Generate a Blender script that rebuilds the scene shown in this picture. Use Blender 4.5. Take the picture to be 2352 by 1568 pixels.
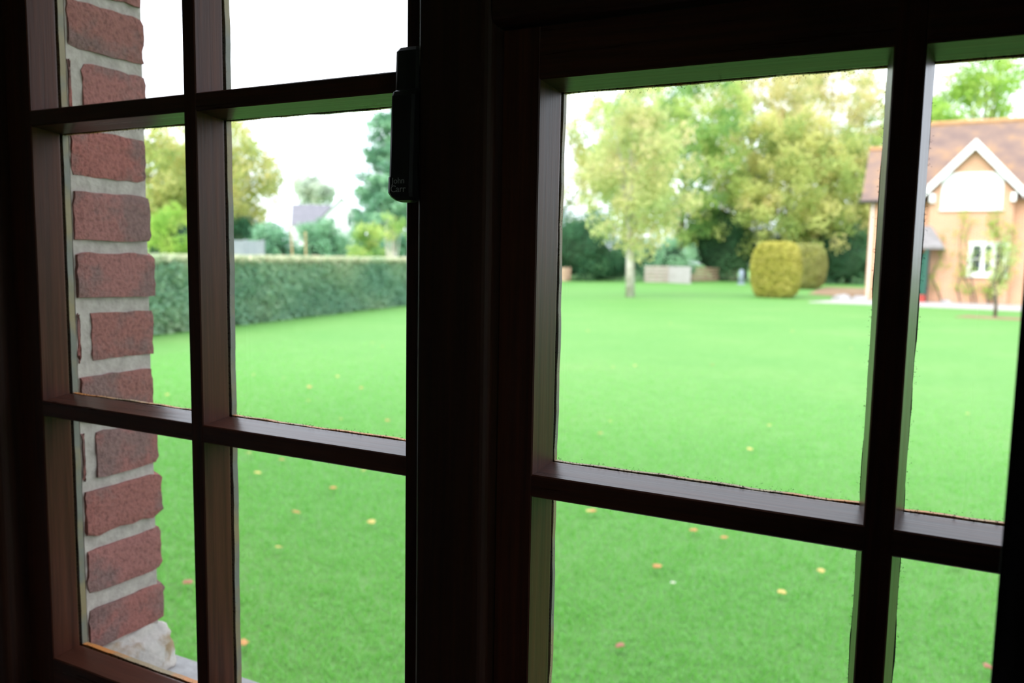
import bpy, math, random
import numpy as np
from mathutils import Vector

for o in list(bpy.data.objects):
    bpy.data.objects.remove(o)
SC = bpy.context.scene
COL = SC.collection
RNG = random.Random(7)

# ------------------------------------------------------------------ camera
# World frame: X to the right along the window, Y outwards into the garden, Z up; garden lawn at Z = 0.
F_PX, PITCH, ROLL, YAW = 1850.0, math.radians(5.92), math.radians(1.03), math.radians(27.0)
CAM = Vector((0.0, -0.65, 1.6))
_fwd = Vector((-math.sin(YAW) * math.cos(PITCH), math.cos(YAW) * math.cos(PITCH), -math.sin(PITCH)))
_r0 = Vector((math.cos(YAW), math.sin(YAW), 0))
_u0 = _r0.cross(_fwd)
_right = math.cos(ROLL) * _r0 + math.sin(ROLL) * _u0
_up = -math.sin(ROLL) * _r0 + math.cos(ROLL) * _u0
cam_data = bpy.data.cameras.new('camera')
cam = bpy.data.objects.new('camera', cam_data)
COL.objects.link(cam)
from mathutils import Matrix
_m = Matrix((( _right.x, _up.x, -_fwd.x, CAM.x), (_right.y, _up.y, -_fwd.y, CAM.y),
             (_right.z, _up.z, -_fwd.z, CAM.z), (0, 0, 0, 1)))
cam.matrix_world = _m
cam_data.sensor_width = 36.0
cam_data.lens = F_PX / 2352 * 36.0
cam_data.clip_start = 0.02
cam_data.clip_end = 1000
cam_data.dof.use_dof = True
cam_data.dof.focus_distance = 0.76
cam_data.dof.aperture_fstop = 5.7
cam_data.dof.aperture_blades = 0
SC.camera = cam

# ------------------------------------------------------------------ sky: bright even overcast
world = bpy.data.worlds.new('overcast_sky')
SC.world = world
world.use_nodes = True
wn = world.node_tree
wn.nodes.clear()
_wo = wn.nodes.new('ShaderNodeOutputWorld')
_bg = wn.nodes.new('ShaderNodeBackground')
_bg.inputs['Color'].default_value = (0.89, 0.95, 1.06, 1)
_bg.inputs['Strength'].default_value = 1.0
wn.links.new(_bg.outputs[0], _wo.inputs[0])

# the sun, veiled by cloud, high behind the house the window belongs to
sun_data = bpy.data.lights.new('veiled_sun', 'SUN')
sun_data.energy = 1.3
sun_data.angle = math.radians(40)
sun_data.color = (1.0, 0.95, 0.87)
sun = bpy.data.objects.new('veiled_sun', sun_data)
COL.objects.link(sun)
sun.location = (-3, -10, 12)
sun.rotation_euler = Vector((0.22, 1.0, -0.86)).to_track_quat('-Z', 'Y').to_euler()

SC.view_settings.view_transform = 'Standard'
SC.view_settings.look = 'None'
SC.view_settings.gamma = 1.0
SC.view_settings.use_curve_mapping = False
SC.view_settings.exposure = 1.68
SC.cycles.use_denoising = True
SC.cycles.max_bounces = 10
SC.cycles.diffuse_bounces = 4
SC.cycles.transparent_max_bounces = 24
SC.cycles.sample_clamp_indirect = 6.0


def at(px, py, depth):
    """point seen at a photo pixel at a given distance along the view axis"""
    d = (px - 1176) * _right - (py - 784) * _up + F_PX * _fwd
    return CAM + d * (depth / F_PX)


# ------------------------------------------------------------------ materials
def material(name):
    m = bpy.data.materials.new(name)
    m.use_nodes = True
    nt = m.node_tree
    nt.nodes.clear()
    out = nt.nodes.new('ShaderNodeOutputMaterial')
    return m, nt, out


def N(nt, kind, **kw):
    n = nt.nodes.new(kind)
    for k, v in kw.items():
        if k.startswith('i_'):
            n.inputs[k[2:].replace('_', ' ')].default_value = v
        else:
            setattr(n, k, v)
    return n


def c4(c):
    return (c[0], c[1], c[2], 1.0)


def ramp(nt, fac, stops):
    r = nt.nodes.new('ShaderNodeValToRGB')
    el = r.color_ramp.elements
    while len(el) < len(stops):
        el.new(0.5)
    for e, (p, c) in zip(el, stops):
        e.position = p
        e.color = c4(c)
    nt.links.new(fac, r.inputs['Fac'])
    return r.outputs['Color']


def coords(nt, scale=(1, 1, 1), kind='Object'):
    tc = nt.nodes.new('ShaderNodeTexCoord')
    mp = nt.nodes.new('ShaderNodeMapping')
    mp.inputs['Scale'].default_value = scale
    nt.links.new(tc.outputs[kind], mp.inputs['Vector'])
    return mp.outputs['Vector']


def noise(nt, vec, scale, detail=4, rough=0.55):
    n = nt.nodes.new('ShaderNodeTexNoise')
    n.inputs['Scale'].default_value = scale
    n.inputs['Detail'].default_value = detail
    n.inputs['Roughness'].default_value = rough
    if vec is not None:
        nt.links.new(vec, n.inputs['Vector'])
    return n.outputs['Fac']


def bump(nt, height, strength, dist):
    b = nt.nodes.new('ShaderNodeBump')
    b.inputs['Strength'].default_value = strength
    b.inputs['Distance'].default_value = dist
    nt.links.new(height, b.inputs['Height'])
    return b.outputs['Normal']


def principled(nt, out, rough=0.6, spec=0.4, metallic=0.0, coat=0.0, coat_rough=0.1):
    p = nt.nodes.new('ShaderNodeBsdfPrincipled')
    p.inputs['Roughness'].default_value = rough
    p.inputs['Specular IOR Level'].default_value = spec
    p.inputs['Metallic'].default_value = metallic
    p.inputs['Coat Weight'].default_value = coat
    p.inputs['Coat Roughness'].default_value = coat_rough
    nt.links.new(p.outputs[0], out.inputs['Surface'])
    return p


def plain(name, c1, c2=None, scale=8.0, rough=0.6, spec=0.4, bump_s=0.0, bump_d=0.01, map_scale=(1, 1, 1), metallic=0.0):
    m, nt, out = material(name)
    p = principled(nt, out, rough, spec, metallic)
    v = coords(nt, map_scale)
    f = noise(nt, v, scale)
    nt.links.new(ramp(nt, f, [(0.3, c1), (0.7, c2 or c1)]), p.inputs['Base Color'])
    if bump_s:
        nt.links.new(bump(nt, f, bump_s, bump_d), p.inputs['Normal'])
    return m


def wood(name, grain_axis, dark, light, rough=0.30, spec=0.26):
    sc = {'Z': (90, 90, 3.0), 'X': (3.0, 90, 90)}[grain_axis]
    m, nt, out = material(name)
    p = principled(nt, out, rough, spec)
    f = noise(nt, coords(nt, sc), 1.6, 5, 0.62)
    big = noise(nt, coords(nt, tuple(s * 0.12 for s in sc)), 1.0, 2)
    mx = N(nt, 'ShaderNodeMath', operation='MULTIPLY_ADD')
    mx.inputs[1].default_value = 0.45
    nt.links.new(big, mx.inputs[0])
    sm = N(nt, 'ShaderNodeMath', operation='MULTIPLY')
    sm.inputs[1].default_value = 0.55
    nt.links.new(f, sm.inputs[0])
    nt.links.new(sm.outputs[0], mx.inputs[2])
    mid = tuple((a + b) / 2 for a, b in zip(dark, light))
    nt.links.new(ramp(nt, mx.outputs[0], [(0.34, dark), (0.5, mid), (0.66, light)]), p.inputs['Base Color'])
    nt.links.new(bump(nt, f, 0.22, 0.0012), p.inputs['Normal'])
    r = N(nt, 'ShaderNodeMapRange')
    r.inputs['To Min'].default_value = rough - 0.06
    r.inputs['To Max'].default_value = rough + 0.14
    nt.links.new(f, r.inputs['Value'])
    nt.links.new(r.outputs[0], p.inputs['Roughness'])
    return m


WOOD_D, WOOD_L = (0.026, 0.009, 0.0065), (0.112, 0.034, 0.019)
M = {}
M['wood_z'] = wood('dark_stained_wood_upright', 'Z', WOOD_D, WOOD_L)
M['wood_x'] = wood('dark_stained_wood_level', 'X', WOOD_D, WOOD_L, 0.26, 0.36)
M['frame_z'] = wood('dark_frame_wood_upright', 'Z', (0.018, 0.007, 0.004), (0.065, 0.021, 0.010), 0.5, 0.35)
M['frame_x'] = wood('dark_frame_wood_level', 'X', (0.018, 0.007, 0.004), (0.065, 0.021, 0.010), 0.5, 0.35)


def mat_putty(name, a, b):
    m, nt, out = material(name)
    p = principled(nt, out, 0.55, 0.35)
    f = noise(nt, coords(nt), 14.0, 3)
    nt.links.new(ramp(nt, f, [(0.42, a), (0.58, b)]), p.inputs['Base Color'])
    nt.links.new(bump(nt, noise(nt, coords(nt), 160, 3), 0.3, 0.001), p.inputs['Normal'])
    return m


M['putty_v'] = mat_putty('putty_olive', (0.13, 0.125, 0.11), (0.19, 0.145, 0.08))
M['putty_h'] = mat_putty('putty_amber', (0.46, 0.17, 0.04), (0.24, 0.18, 0.10))


def mat_glass():
    m, nt, out = material('window_glass')
    tr = N(nt, 'ShaderNodeBsdfTransparent')
    tr.inputs['Color'].default_value = (0.985, 0.995, 0.99, 1)
    gl = N(nt, 'ShaderNodeBsdfGlossy')
    gl.inputs['Roughness'].default_value = 0.02
    lw = N(nt, 'ShaderNodeLayerWeight')          # Schlick reflectance, the same from both sides of the sheet
    pw = N(nt, 'ShaderNodeMath', operation='POWER'); pw.inputs[1].default_value = 5.0
    nt.links.new(lw.outputs['Facing'], pw.inputs[0])
    fr = N(nt, 'ShaderNodeMath', operation='MULTIPLY_ADD')
    fr.inputs[1].default_value = 0.96; fr.inputs[2].default_value = 0.04
    nt.links.new(pw.outputs[0], fr.inputs[0])
    mix = N(nt, 'ShaderNodeMixShader')
    nt.links.new(fr.outputs[0], mix.inputs[0])
    nt.links.new(tr.outputs[0], mix.inputs[1])
    nt.links.new(gl.outputs[0], mix.inputs[2])
    # grime: fine dark specks crowding towards the edges of each pane (generated coordinates run 0..1 over a pane)
    tc = N(nt, 'ShaderNodeTexCoord')
    sep = N(nt, 'ShaderNodeSeparateXYZ')
    nt.links.new(tc.outputs['Generated'], sep.inputs[0])
    def edge(sock):
        a = N(nt, 'ShaderNodeMath', operation='SUBTRACT'); a.inputs[1].default_value = 0.5
        nt.links.new(sock, a.inputs[0])
        b = N(nt, 'ShaderNodeMath', operation='ABSOLUTE'); nt.links.new(a.outputs[0], b.inputs[0])
        return b.outputs[0]
    mxn = N(nt, 'ShaderNodeMath', operation='MAXIMUM')
    nt.links.new(edge(sep.outputs['X']), mxn.inputs[0]); nt.links.new(edge(sep.outputs['Z']), mxn.inputs[1])
    mr = N(nt, 'ShaderNodeMapRange')
    mr.inputs['From Min'].default_value = 0.43; mr.inputs['From Max'].default_value = 0.475
    mr.inputs['To Min'].default_value = 0.0; mr.inputs['To Max'].default_value = 0.30
    nt.links.new(mxn.outputs[0], mr.inputs['Value'])
    f = noise(nt, coords(nt), 420, 3, 0.6)
    ad = N(nt, 'ShaderNodeMath', operation='ADD'); nt.links.new(f, ad.inputs[0]); nt.links.new(mr.outputs[0], ad.inputs[1])
    st = N(nt, 'ShaderNodeMapRange')
    st.inputs['From Min'].default_value = 0.80; st.inputs['From Max'].default_value = 0.92
    st.inputs['To Max'].default_value = 0.7
    nt.links.new(ad.outputs[0], st.inputs['Value'])
    df = N(nt, 'ShaderNodeBsdfDiffuse'); df.inputs['Color'].default_value = (0.05, 0.045, 0.035, 1)
    mix2 = N(nt, 'ShaderNodeMixShader')
    nt.links.new(st.outputs[0], mix2.inputs[0]); nt.links.new(mix.outputs[0], mix2.inputs[1]); nt.links.new(df.outputs[0], mix2.inputs[2])
    nt.links.new(mix2.outputs[0], out.inputs['Surface'])
    return m


M['glass'] = mat_glass()


def mat_brick():
    m, nt, out = material('old_red_brick')
    p = principled(nt, out, 0.9, 0.2)
    oi = N(nt, 'ShaderNodeObjectInfo')
    v = coords(nt)
    f1 = noise(nt, v, 14, 4, 0.6)
    f2 = noise(nt, v, 180, 4, 0.65)
    base = ramp(nt, oi.outputs['Random'], [(0.0, (0.25, 0.110, 0.098)), (0.5, (0.31, 0.108, 0.098)), (1.0, (0.28, 0.122, 0.114))])
    burnt = ramp(nt, f1, [(0.42, (0.20, 0.12, 0.115)), (0.62, (1, 1, 1))])
    mx = N(nt, 'ShaderNodeMix', data_type='RGBA', blend_type='MIX')
    fac = ramp(nt, f1, [(0.47, (0, 0, 0)), (0.60, (1, 1, 1))])
    ml = N(nt, 'ShaderNodeMath', operation='MULTIPLY'); ml.inputs[1].default_value = 0.7
    nt.links.new(fac, ml.inputs[0])
    nt.links.new(ml.outputs[0], mx.inputs[0]); nt.links.new(base, mx.inputs[6])
    mx.inputs[7].default_value = (0.165, 0.115, 0.112, 1)
    sp = N(nt, 'ShaderNodeMix', data_type='RGBA', blend_type='MULTIPLY'); sp.inputs[0].default_value = 0.75
    nt.links.new(mx.outputs[2], sp.inputs[6])
    nt.links.new(ramp(nt, f2, [(0.3, (0.45, 0.42, 0.42)), (0.5, (1, 1, 1)), (0.8, (1.3, 1.25, 1.2))]), sp.inputs[7])
    nt.links.new(sp.outputs[2], p.inputs['Base Color'])
    nt.links.new(bump(nt, f2, 0.6, 0.004), p.inputs['Normal'])
    return m


M['brick'] = mat_brick()
M['mortar'] = plain('pale_lime_mortar', (0.33, 0.285, 0.265), (0.45, 0.395, 0.365), 60, 0.95, 0.1, 0.6, 0.004)
M['stained_mortar'] = plain('rust_stained_mortar', (0.36, 0.33, 0.31), (0.46, 0.41, 0.38), 60, 0.95, 0.1, 0.6, 0.004)
_nt = M['stained_mortar'].node_tree
_pb = [n for n in _nt.nodes if n.type == 'BSDF_PRINCIPLED'][0]
_src = _pb.inputs['Base Color'].links[0].from_socket
_mx = N(_nt, 'ShaderNodeMix', data_type='RGBA', blend_type='MIX')
_nt.links.new(ramp(_nt, noise(_nt, coords(_nt), 22, 4), [(0.50, (0, 0, 0)), (0.62, (0.8, 0.8, 0.8))]), _mx.inputs[0])
_nt.links.new(_src, _mx.inputs[6])
_mx.inputs[7].default_value = (0.22, 0.13, 0.05, 1)
_nt.links.new(_mx.outputs[2], _pb.inputs['Base Color'])
M['stone'] = plain('weathered_stone_sill', (0.26, 0.25, 0.25), (0.38, 0.37, 0.37), 40, 0.9, 0.15, 0.5, 0.004)
M['plaster'] = plain('dim_room_plaster', (0.56, 0.55, 0.55), (0.62, 0.61, 0.61), 3, 0.9, 0.1)
M['floorboard'] = plain('dark_floor', (0.05, 0.03, 0.02), (0.09, 0.05, 0.03), 4, 0.6, 0.3, map_scale=(1, 12, 1))
M['black_plastic'] = plain('black_plastic', (0.012, 0.012, 0.014), (0.018, 0.018, 0.02), 30, 0.42, 0.4)
M['grey_print'] = plain('grey_lettering', (0.42, 0.42, 0.45), (0.42, 0.42, 0.45), 5, 0.6)
M['light_line'] = plain('pale_light_line', (0.55, 0.55, 0.6), (0.65, 0.65, 0.7), 20, 0.4)
M['curtain'] = plain('heavy_dark_curtain', (0.012, 0.011, 0.016), (0.02, 0.018, 0.024), 200, 0.95, 0.1, 0.3, 0.001)
M['iron'] = plain('black_iron', (0.02, 0.02, 0.02), (0.03, 0.03, 0.03), 20, 0.5, 0.4)
M['fascia'] = plain('white_paint', (0.80, 0.80, 0.80), (0.86, 0.86, 0.87), 2, 0.6, 0.3)
M['lead'] = plain('grey_lead_roof', (0.20, 0.185, 0.19), (0.27, 0.25, 0.255), 3, 0.7, 0.3)
M['green_door'] = plain('green_door_paint', (0.02, 0.11, 0.075), (0.03, 0.14, 0.10), 3, 0.5, 0.4)
M['red_brickwork'] = plain('red_step', (0.35, 0.05, 0.04), (0.42, 0.08, 0.06), 6, 0.8)
M['pane_far'] = plain('dark_window_glass', (0.03, 0.05, 0.06), (0.05, 0.08, 0.09), 1, 0.06, 1.0)
M['pane_sky'] = plain('sky_reflection_pane', (0.80, 0.80, 0.80), (0.84, 0.84, 0.84), 1, 0.1, 1.0)  # window glass with the bright sky reflection painted into its colour
M['slate'] = plain('grey_slate', (0.17, 0.165, 0.19), (0.21, 0.20, 0.23), 1.5, 0.7, 0.3)
M['white_wall'] = plain('white_render', (0.82, 0.82, 0.82), (0.88, 0.88, 0.87), 1, 0.9, 0.1)
M['gravel'] = plain('pale_gravel', (0.34, 0.31, 0.30), (0.48, 0.45, 0.44), 9, 0.95, 0.1, 0.4, 0.02)
M['rock'] = plain('grey_rockery_stone', (0.25, 0.24, 0.25), (0.45, 0.43, 0.43), 5, 0.9, 0.2, 0.5, 0.03)
M['pallet'] = plain('bleached_pallet_wood', (0.36, 0.29, 0.25), (0.46, 0.40, 0.37), 3, 0.9, 0.1)
M['pallet_grey'] = plain('pale_grey_pallet_wood', (0.40, 0.37, 0.37), (0.50, 0.47, 0.48), 3, 0.9, 0.1)
M['pallet_tan'] = plain('tan_pallet_wood', (0.42, 0.27, 0.19), (0.52, 0.36, 0.27), 3, 0.9, 0.1)
M['soil'] = plain('bare_brown_earth', (0.20, 0.13, 0.08), (0.32, 0.22, 0.14), 2, 0.95, 0.1)
M['bark'] = plain('grey_brown_bark', (0.10, 0.08, 0.06), (0.20, 0.17, 0.13), 6, 0.95, 0.1, 0.5, 0.03)
M['birch_bark'] = plain('pale_birch_bark', (0.32, 0.28, 0.22), (0.62, 0.58, 0.54), 3.5, 0.9, 0.1)
M['pole_wood'] = plain('tan_garden_cane', (0.38, 0.27, 0.15), (0.46, 0.33, 0.19), 3, 0.9, 0.1)
M['grey_fence'] = plain('blue_grey_fence_board', (0.28, 0.30, 0.34), (0.36, 0.37, 0.40), 2, 0.9, 0.1)
M['blue_grey'] = plain('blue_grey_stone', (0.26, 0.30, 0.38), (0.32, 0.36, 0.44), 4, 0.9, 0.1)


def mat_housebrick():
    m, nt, out = material('peach_brickwork')
    p = principled(nt, out, 0.95, 0.1)
    tc = N(nt, 'ShaderNodeTexCoord')
    sep = N(nt, 'ShaderNodeSeparateXYZ'); nt.links.new(tc.outputs['Object'], sep.inputs[0])
    sm = N(nt, 'ShaderNodeMath', operation='ADD'); nt.links.new(sep.outputs['X'], sm.inputs[0]); nt.links.new(sep.outputs['Y'], sm.inputs[1])
    cb = N(nt, 'ShaderNodeCombineXYZ'); nt.links.new(sm.outputs[0], cb.inputs['X']); nt.links.new(sep.outputs['Z'], cb.inputs['Y'])
    b = N(nt, 'ShaderNodeTexBrick')
    nt.links.new(cb.outputs[0], b.inputs['Vector'])
    b.inputs['Color1'].default_value = (0.66, 0.325, 0.20, 1)
    b.inputs['Color2'].default_value = (0.62, 0.31, 0.20, 1)
    b.inputs['Mortar'].default_value = (0.62, 0.46, 0.34, 1)
    b.inputs['Scale'].default_value = 1.0
    b.inputs['Brick Width'].default_value = 0.225
    b.inputs['Row Height'].default_value = 0.075
    b.inputs['Mortar Size'].default_value = 0.012
    big = noise(nt, coords(nt), 0.9, 3)
    mx = N(nt, 'ShaderNodeMix', data_type='RGBA', blend_type='MULTIPLY'); mx.inputs[0].default_value = 1
    nt.links.new(b.outputs['Color'], mx.inputs[6])
    nt.links.new(ramp(nt, big, [(0.3, (0.9, 0.88, 0.86)), (0.7, (1.05, 1.06, 1.08))]), mx.inputs[7])
    nt.links.new(mx.outputs[2], p.inputs['Base Color'])
    return m


M['housebrick'] = mat_housebrick()


def mat_rooftile():
    m, nt, out = material('brown_clay_tile')
    p = principled(nt, out, 0.95, 0.1)
    v = coords(nt)
    w = N(nt, 'ShaderNodeTexWave', wave_type='BANDS', bands_direction='Z')
    nt.links.new(v, w.inputs['Vector'])
    w.inputs['Scale'].default_value = 3.4
    w.inputs['Distortion'].default_value = 0.6
    f = noise(nt, v, 1.3, 4)
    mx = N(nt, 'ShaderNodeMix', data_type='RGBA', blend_type='MULTIPLY'); mx.inputs[0].default_value = 0.4
    nt.links.new(ramp(nt, f, [(0.3, (0.19, 0.135, 0.125)), (0.52, (0.25, 0.17, 0.14)), (0.72, (0.36, 0.22, 0.13))]), mx.inputs[6])
    nt.links.new(ramp(nt, w.outputs['Fac'], [(0.0, (0.6, 0.6, 0.6)), (0.4, (1, 1, 1))]), mx.inputs[7])
    nt.links.new(mx.outputs[2], p.inputs['Base Color'])
    return m


M['rooftile'] = mat_rooftile()
M['ridge_tile'] = plain('orange_ridge_tile', (0.42, 0.22, 0.11), (0.5, 0.30, 0.16), 3, 0.9, 0.1)


def mat_leaf(name, cols, trans=0.35):
    m, nt, out = material(name)
    a = N(nt, 'ShaderNodeAttribute', attribute_name='tone')
    n = len(cols)
    col = ramp(nt, a.outputs['Fac'], [(i / max(1, n - 1), c) for i, c in enumerate(cols)])
    d = N(nt, 'ShaderNodeBsdfDiffuse'); nt.links.new(col, d.inputs['Color'])
    t = N(nt, 'ShaderNodeBsdfTranslucent'); nt.links.new(col, t.inputs['Color'])
    mix = N(nt, 'ShaderNodeMixShader'); mix.inputs[0].default_value = trans
    nt.links.new(d.outputs[0], mix.inputs[1]); nt.links.new(t.outputs[0], mix.inputs[2])
    nt.links.new(mix.outputs[0], out.inputs['Surface'])
    return m


M['lf_birch'] = mat_leaf('birch_leaves', [(0.38, 0.48, 0.2), (0.52, 0.6, 0.25), (0.66, 0.64, 0.3), (0.74, 0.58, 0.38)], 0.5)
M['lf_yellow'] = mat_leaf('autumn_yellow_leaves', [(0.179, 0.302, 0.101), (0.493, 0.56, 0.19), (0.694, 0.672, 0.269), (0.8, 0.672, 0.347)], 0.5)
M['lf_green'] = mat_leaf('mid_green_leaves', [(0.112, 0.258, 0.101), (0.314, 0.504, 0.157), (0.56, 0.672, 0.224), (0.762, 0.717, 0.314)], 0.5)
M['lf_brown'] = mat_leaf('russet_leaves', [(0.291, 0.381, 0.157), (0.605, 0.605, 0.269), (0.784, 0.694, 0.381), (0.8, 0.65, 0.426)], 0.5)
M['lf_dark'] = mat_leaf('dark_evergreen_leaves', [(0.03, 0.1, 0.055), (0.07, 0.18, 0.09), (0.17, 0.31, 0.15)], 0.25)
M['lf_laurel'] = mat_leaf('blue_green_leaves', [(0.143, 0.325, 0.195), (0.26, 0.494, 0.299), (0.39, 0.598, 0.364)], 0.3)
M['lf_fir'] = mat_leaf('conifer_needles', [(0.121, 0.27, 0.176), (0.216, 0.432, 0.27), (0.365, 0.594, 0.365)], 0.3)
M['lf_lime'] = mat_leaf('lime_leaves', [(0.25, 0.45, 0.1), (0.4, 0.6, 0.125), (0.562, 0.65, 0.188)], 0.5)
M['lf_hedge'] = mat_leaf('clipped_hedge_leaves', [(0.119, 0.259, 0.184), (0.259, 0.454, 0.313), (0.432, 0.562, 0.356), (0.691, 0.626, 0.454)], 0.3)
M['lf_gold'] = mat_leaf('golden_yew_leaves', [(0.379, 0.385, 0.073), (0.56, 0.524, 0.125), (0.65, 0.576, 0.207)], 0.3)
M['lf_gold2'] = mat_leaf('dull_golden_yew_leaves', [(0.259, 0.298, 0.091), (0.397, 0.414, 0.141), (0.502, 0.463, 0.221)], 0.3)
M['lf_haze'] = mat_leaf('distant_leaves', [(0.52, 0.6, 0.5), (0.62, 0.68, 0.56), (0.72, 0.72, 0.6)], 0.5)  # distance haze put into the leaf colours
M['core_hedge'] = plain('hedge_twigs', (0.07, 0.12, 0.08), (0.12, 0.18, 0.12), 6, 0.95, 0.05)
M['core_gold'] = plain('golden_yew_twigs', (0.28, 0.28, 0.06), (0.38, 0.36, 0.09), 6, 0.95, 0.05)
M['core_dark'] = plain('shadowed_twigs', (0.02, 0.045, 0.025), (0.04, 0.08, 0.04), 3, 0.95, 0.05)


def mat_lawn():
    m, nt, out = material('lawn_grass')
    p = principled(nt, out, 0.75, 0.22)
    v = coords(nt)
    f1 = noise(nt, v, 0.35, 4, 0.6)
    f2 = noise(nt, v, 5.0, 5, 0.65)
    f3 = noise(nt, v, 45.0, 3, 0.6)
    c1 = ramp(nt, f1, [(0.3, (0.100, 0.268, 0.054)), (0.55, (0.120, 0.285, 0.062)), (0.75, (0.146, 0.292, 0.074))])
    mx = N(nt, 'ShaderNodeMix', data_type='RGBA', blend_type='MULTIPLY'); mx.inputs[0].default_value = 1
    nt.links.new(c1, mx.inputs[6])
    nt.links.new(ramp(nt, f2, [(0.3, (0.84, 0.90, 0.80)), (0.5, (1, 1, 1)), (0.72, (1.12, 1.04, 1.25))]), mx.inputs[7])
    m2 = N(nt, 'ShaderNodeMix', data_type='RGBA', blend_type='MULTIPLY'); m2.inputs[0].default_value = 1
    nt.links.new(mx.outputs[2], m2.inputs[6])
    nt.links.new(ramp(nt, f3, [(0.3, (0.86, 0.90, 0.82)), (0.6, (1.06, 1.03, 1.1))]), m2.inputs[7])
    nt.links.new(m2.outputs[2], p.inputs['Base Color'])
    nt.links.new(bump(nt, f3, 0.5, 0.02), p.inputs['Normal'])
    return m


M['lawn'] = mat_lawn()
M['lf_grass'] = mat_leaf('grass_blades', [(0.156, 0.464, 0.078), (0.234, 0.586, 0.117), (0.338, 0.683, 0.247)], 0.5)
M['leaf_y'] = plain('yellow_fallen_leaf', (0.60, 0.45, 0.12), (0.70, 0.55, 0.2), 9, 0.8)
M['leaf_o'] = plain('orange_fallen_leaf', (0.52, 0.24, 0.08), (0.60, 0.32, 0.12), 9, 0.8)
M['leaf_r'] = plain('russet_fallen_leaf', (0.34, 0.13, 0.09), (0.42, 0.20, 0.12), 9, 0.8)
M['petal'] = plain('white_daisy_petals', (0.8, 0.8, 0.8), (0.85, 0.85, 0.85), 9, 0.7)


# ------------------------------------------------------------------ mesh helpers
def link(o, parent=None):
    COL.objects.link(o)
    if parent is not None:
        o.parent = parent
    return o


def mesh(name, verts, faces, mat, parent=None, smooth=False):
    me = bpy.data.meshes.new(name)
    me.from_pydata([tuple(v) for v in verts], [], faces)
    me.update()
    if mat is not None:
        me.materials.append(mat)
    if smooth:
        me.polygons.foreach_set('use_smooth', [True] * len(me.polygons))
    return link(bpy.data.objects.new(name, me), parent)


def empty(name, loc=(0, 0, 0), parent=None):
    o = bpy.data.objects.new(name, None)
    o.empty_display_size = 0.1
    o.location = loc
    return link(o, parent)


def tag(o, label=None, cat=None, group=None, kind=None):
    if label: o['label'] = label
    if cat: o['category'] = cat
    if group: o['group'] = group
    if kind: o['kind'] = kind
    return o


class MB:
    def __init__(self):
        self.v, self.f = [], []

    def add(self, verts, faces):
        b = len(self.v)
        self.v += [tuple(x) for x in verts]
        self.f += [tuple(i + b for i in q) for q in faces]
        return self

    def box(self, x0, x1, y0, y1, z0, z1):
        vs = [(x, y, z) for z in (z0, z1) for y in (y0, y1) for x in (x0, x1)]
        return self.add(vs, [(0, 2, 3, 1), (4, 5, 7, 6), (0, 1, 5, 4), (2, 6, 7, 3), (0, 4, 6, 2), (1, 3, 7, 5)])

    def prism(self, poly, axis, a0, a1):
        """poly: list of (u, y); axis 'Z': u is x, extruded in z; axis 'X': u is z, extruded in x"""
        n = len(poly)
        if axis == 'Z':
            vs = [(u, y, a0) for u, y in poly] + [(u, y, a1) for u, y in poly]
        else:
            vs = [(a0, y, u) for u, y in poly] + [(a1, y, u) for u, y in poly]
        fs = [tuple(range(n)), tuple(range(2 * n - 1, n - 1, -1))]
        fs += [(i, i + n, (i + 1) % n + n, (i + 1) % n) for i in range(n)]
        return self.add(vs, fs)

    def tube(self, pts, radii, n=8):
        pts = [Vector(p) for p in pts]
        rings = []
        for i, p in enumerate(pts):
            t = (pts[min(i + 1, len(pts) - 1)] - pts[max(i - 1, 0)]).normalized()
            a = t.cross(Vector((0.31, 0.95, 0.02))).normalized()
            b = t.cross(a)
            rings.append([p + radii[i] * (math.cos(2 * math.pi * k / n) * a + math.sin(2 * math.pi * k / n) * b) for k in range(n)])
        vs = [q for r in rings for q in r]
        fs = []
        for i in range(len(pts) - 1):
            for k in range(n):
                fs.append((i * n + k, i * n + (k + 1) % n, (i + 1) * n + (k + 1) % n, (i + 1) * n + k))
        fs.append(tuple(range(n - 1, -1, -1)))
        fs.append(tuple((len(pts) - 1) * n + k for k in range(n)))
        return self.add(vs, fs)

    def build(self, name, mat, parent=None, smooth=False, fix=True):
        o = mesh(name, self.v, self.f, mat, parent, smooth)
        if fix:
            import bmesh
            bm = bmesh.new(); bm.from_mesh(o.data)
            bmesh.ops.recalc_face_normals(bm, faces=bm.faces)
            bm.to_mesh(o.data); bm.free()
        return o


def box(name, mat, x0, x1, y0, y1, z0, z1, parent=None, bevel=0.0):
    o = MB().box(x0, x1, y0, y1, z0, z1).build(name, mat, parent)
    if bevel:
        b = o.modifiers.new('edge', 'BEVEL'); b.width = bevel; b.segments = 2
    return o


# ------------------------------------------------------------------ the room behind the camera (dim)
RX0, RX1, RY0, RZ0, RZ1 = -2.4, 2.0, -3.6, 0.1, 2.55
WY0, WY1 = -0.05, 0.058          # inner leaf of the window wall
OX0, OX1, OZ0, OZ1 = -1.125, 0.37, 0.95, 2.23
tag(box('floor', M['floorboard'], RX0, RX1, RY0, WY1, RZ0 - 0.1, RZ0), 'dark floor of the room', kind='structure')
tag(box('ceiling', M['plaster'], RX0, RX1, RY0, WY1, RZ1, RZ1 + 0.1), 'plain ceiling of the dim room', kind='structure')
tag(box('wall_left', M['plaster'], RX0 - 0.1, RX0, RY0, WY1, RZ0 - 0.1, RZ1 + 0.1), 'plain wall left of the window', kind='structure')
tag(box('wall_back', M['plaster'], RX0 - 0.1, RX1 + 0.1, RY0 - 0.1, RY0, RZ0 - 0.1, RZ1 + 0.1), 'plain wall across the room from the window', kind='structure')
BY0, BY1, BZ0, BZ1 = -2.5, -1.1, 1.0, 2.2          # opening of the added window, in the right-hand wall
bw = MB()
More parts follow.
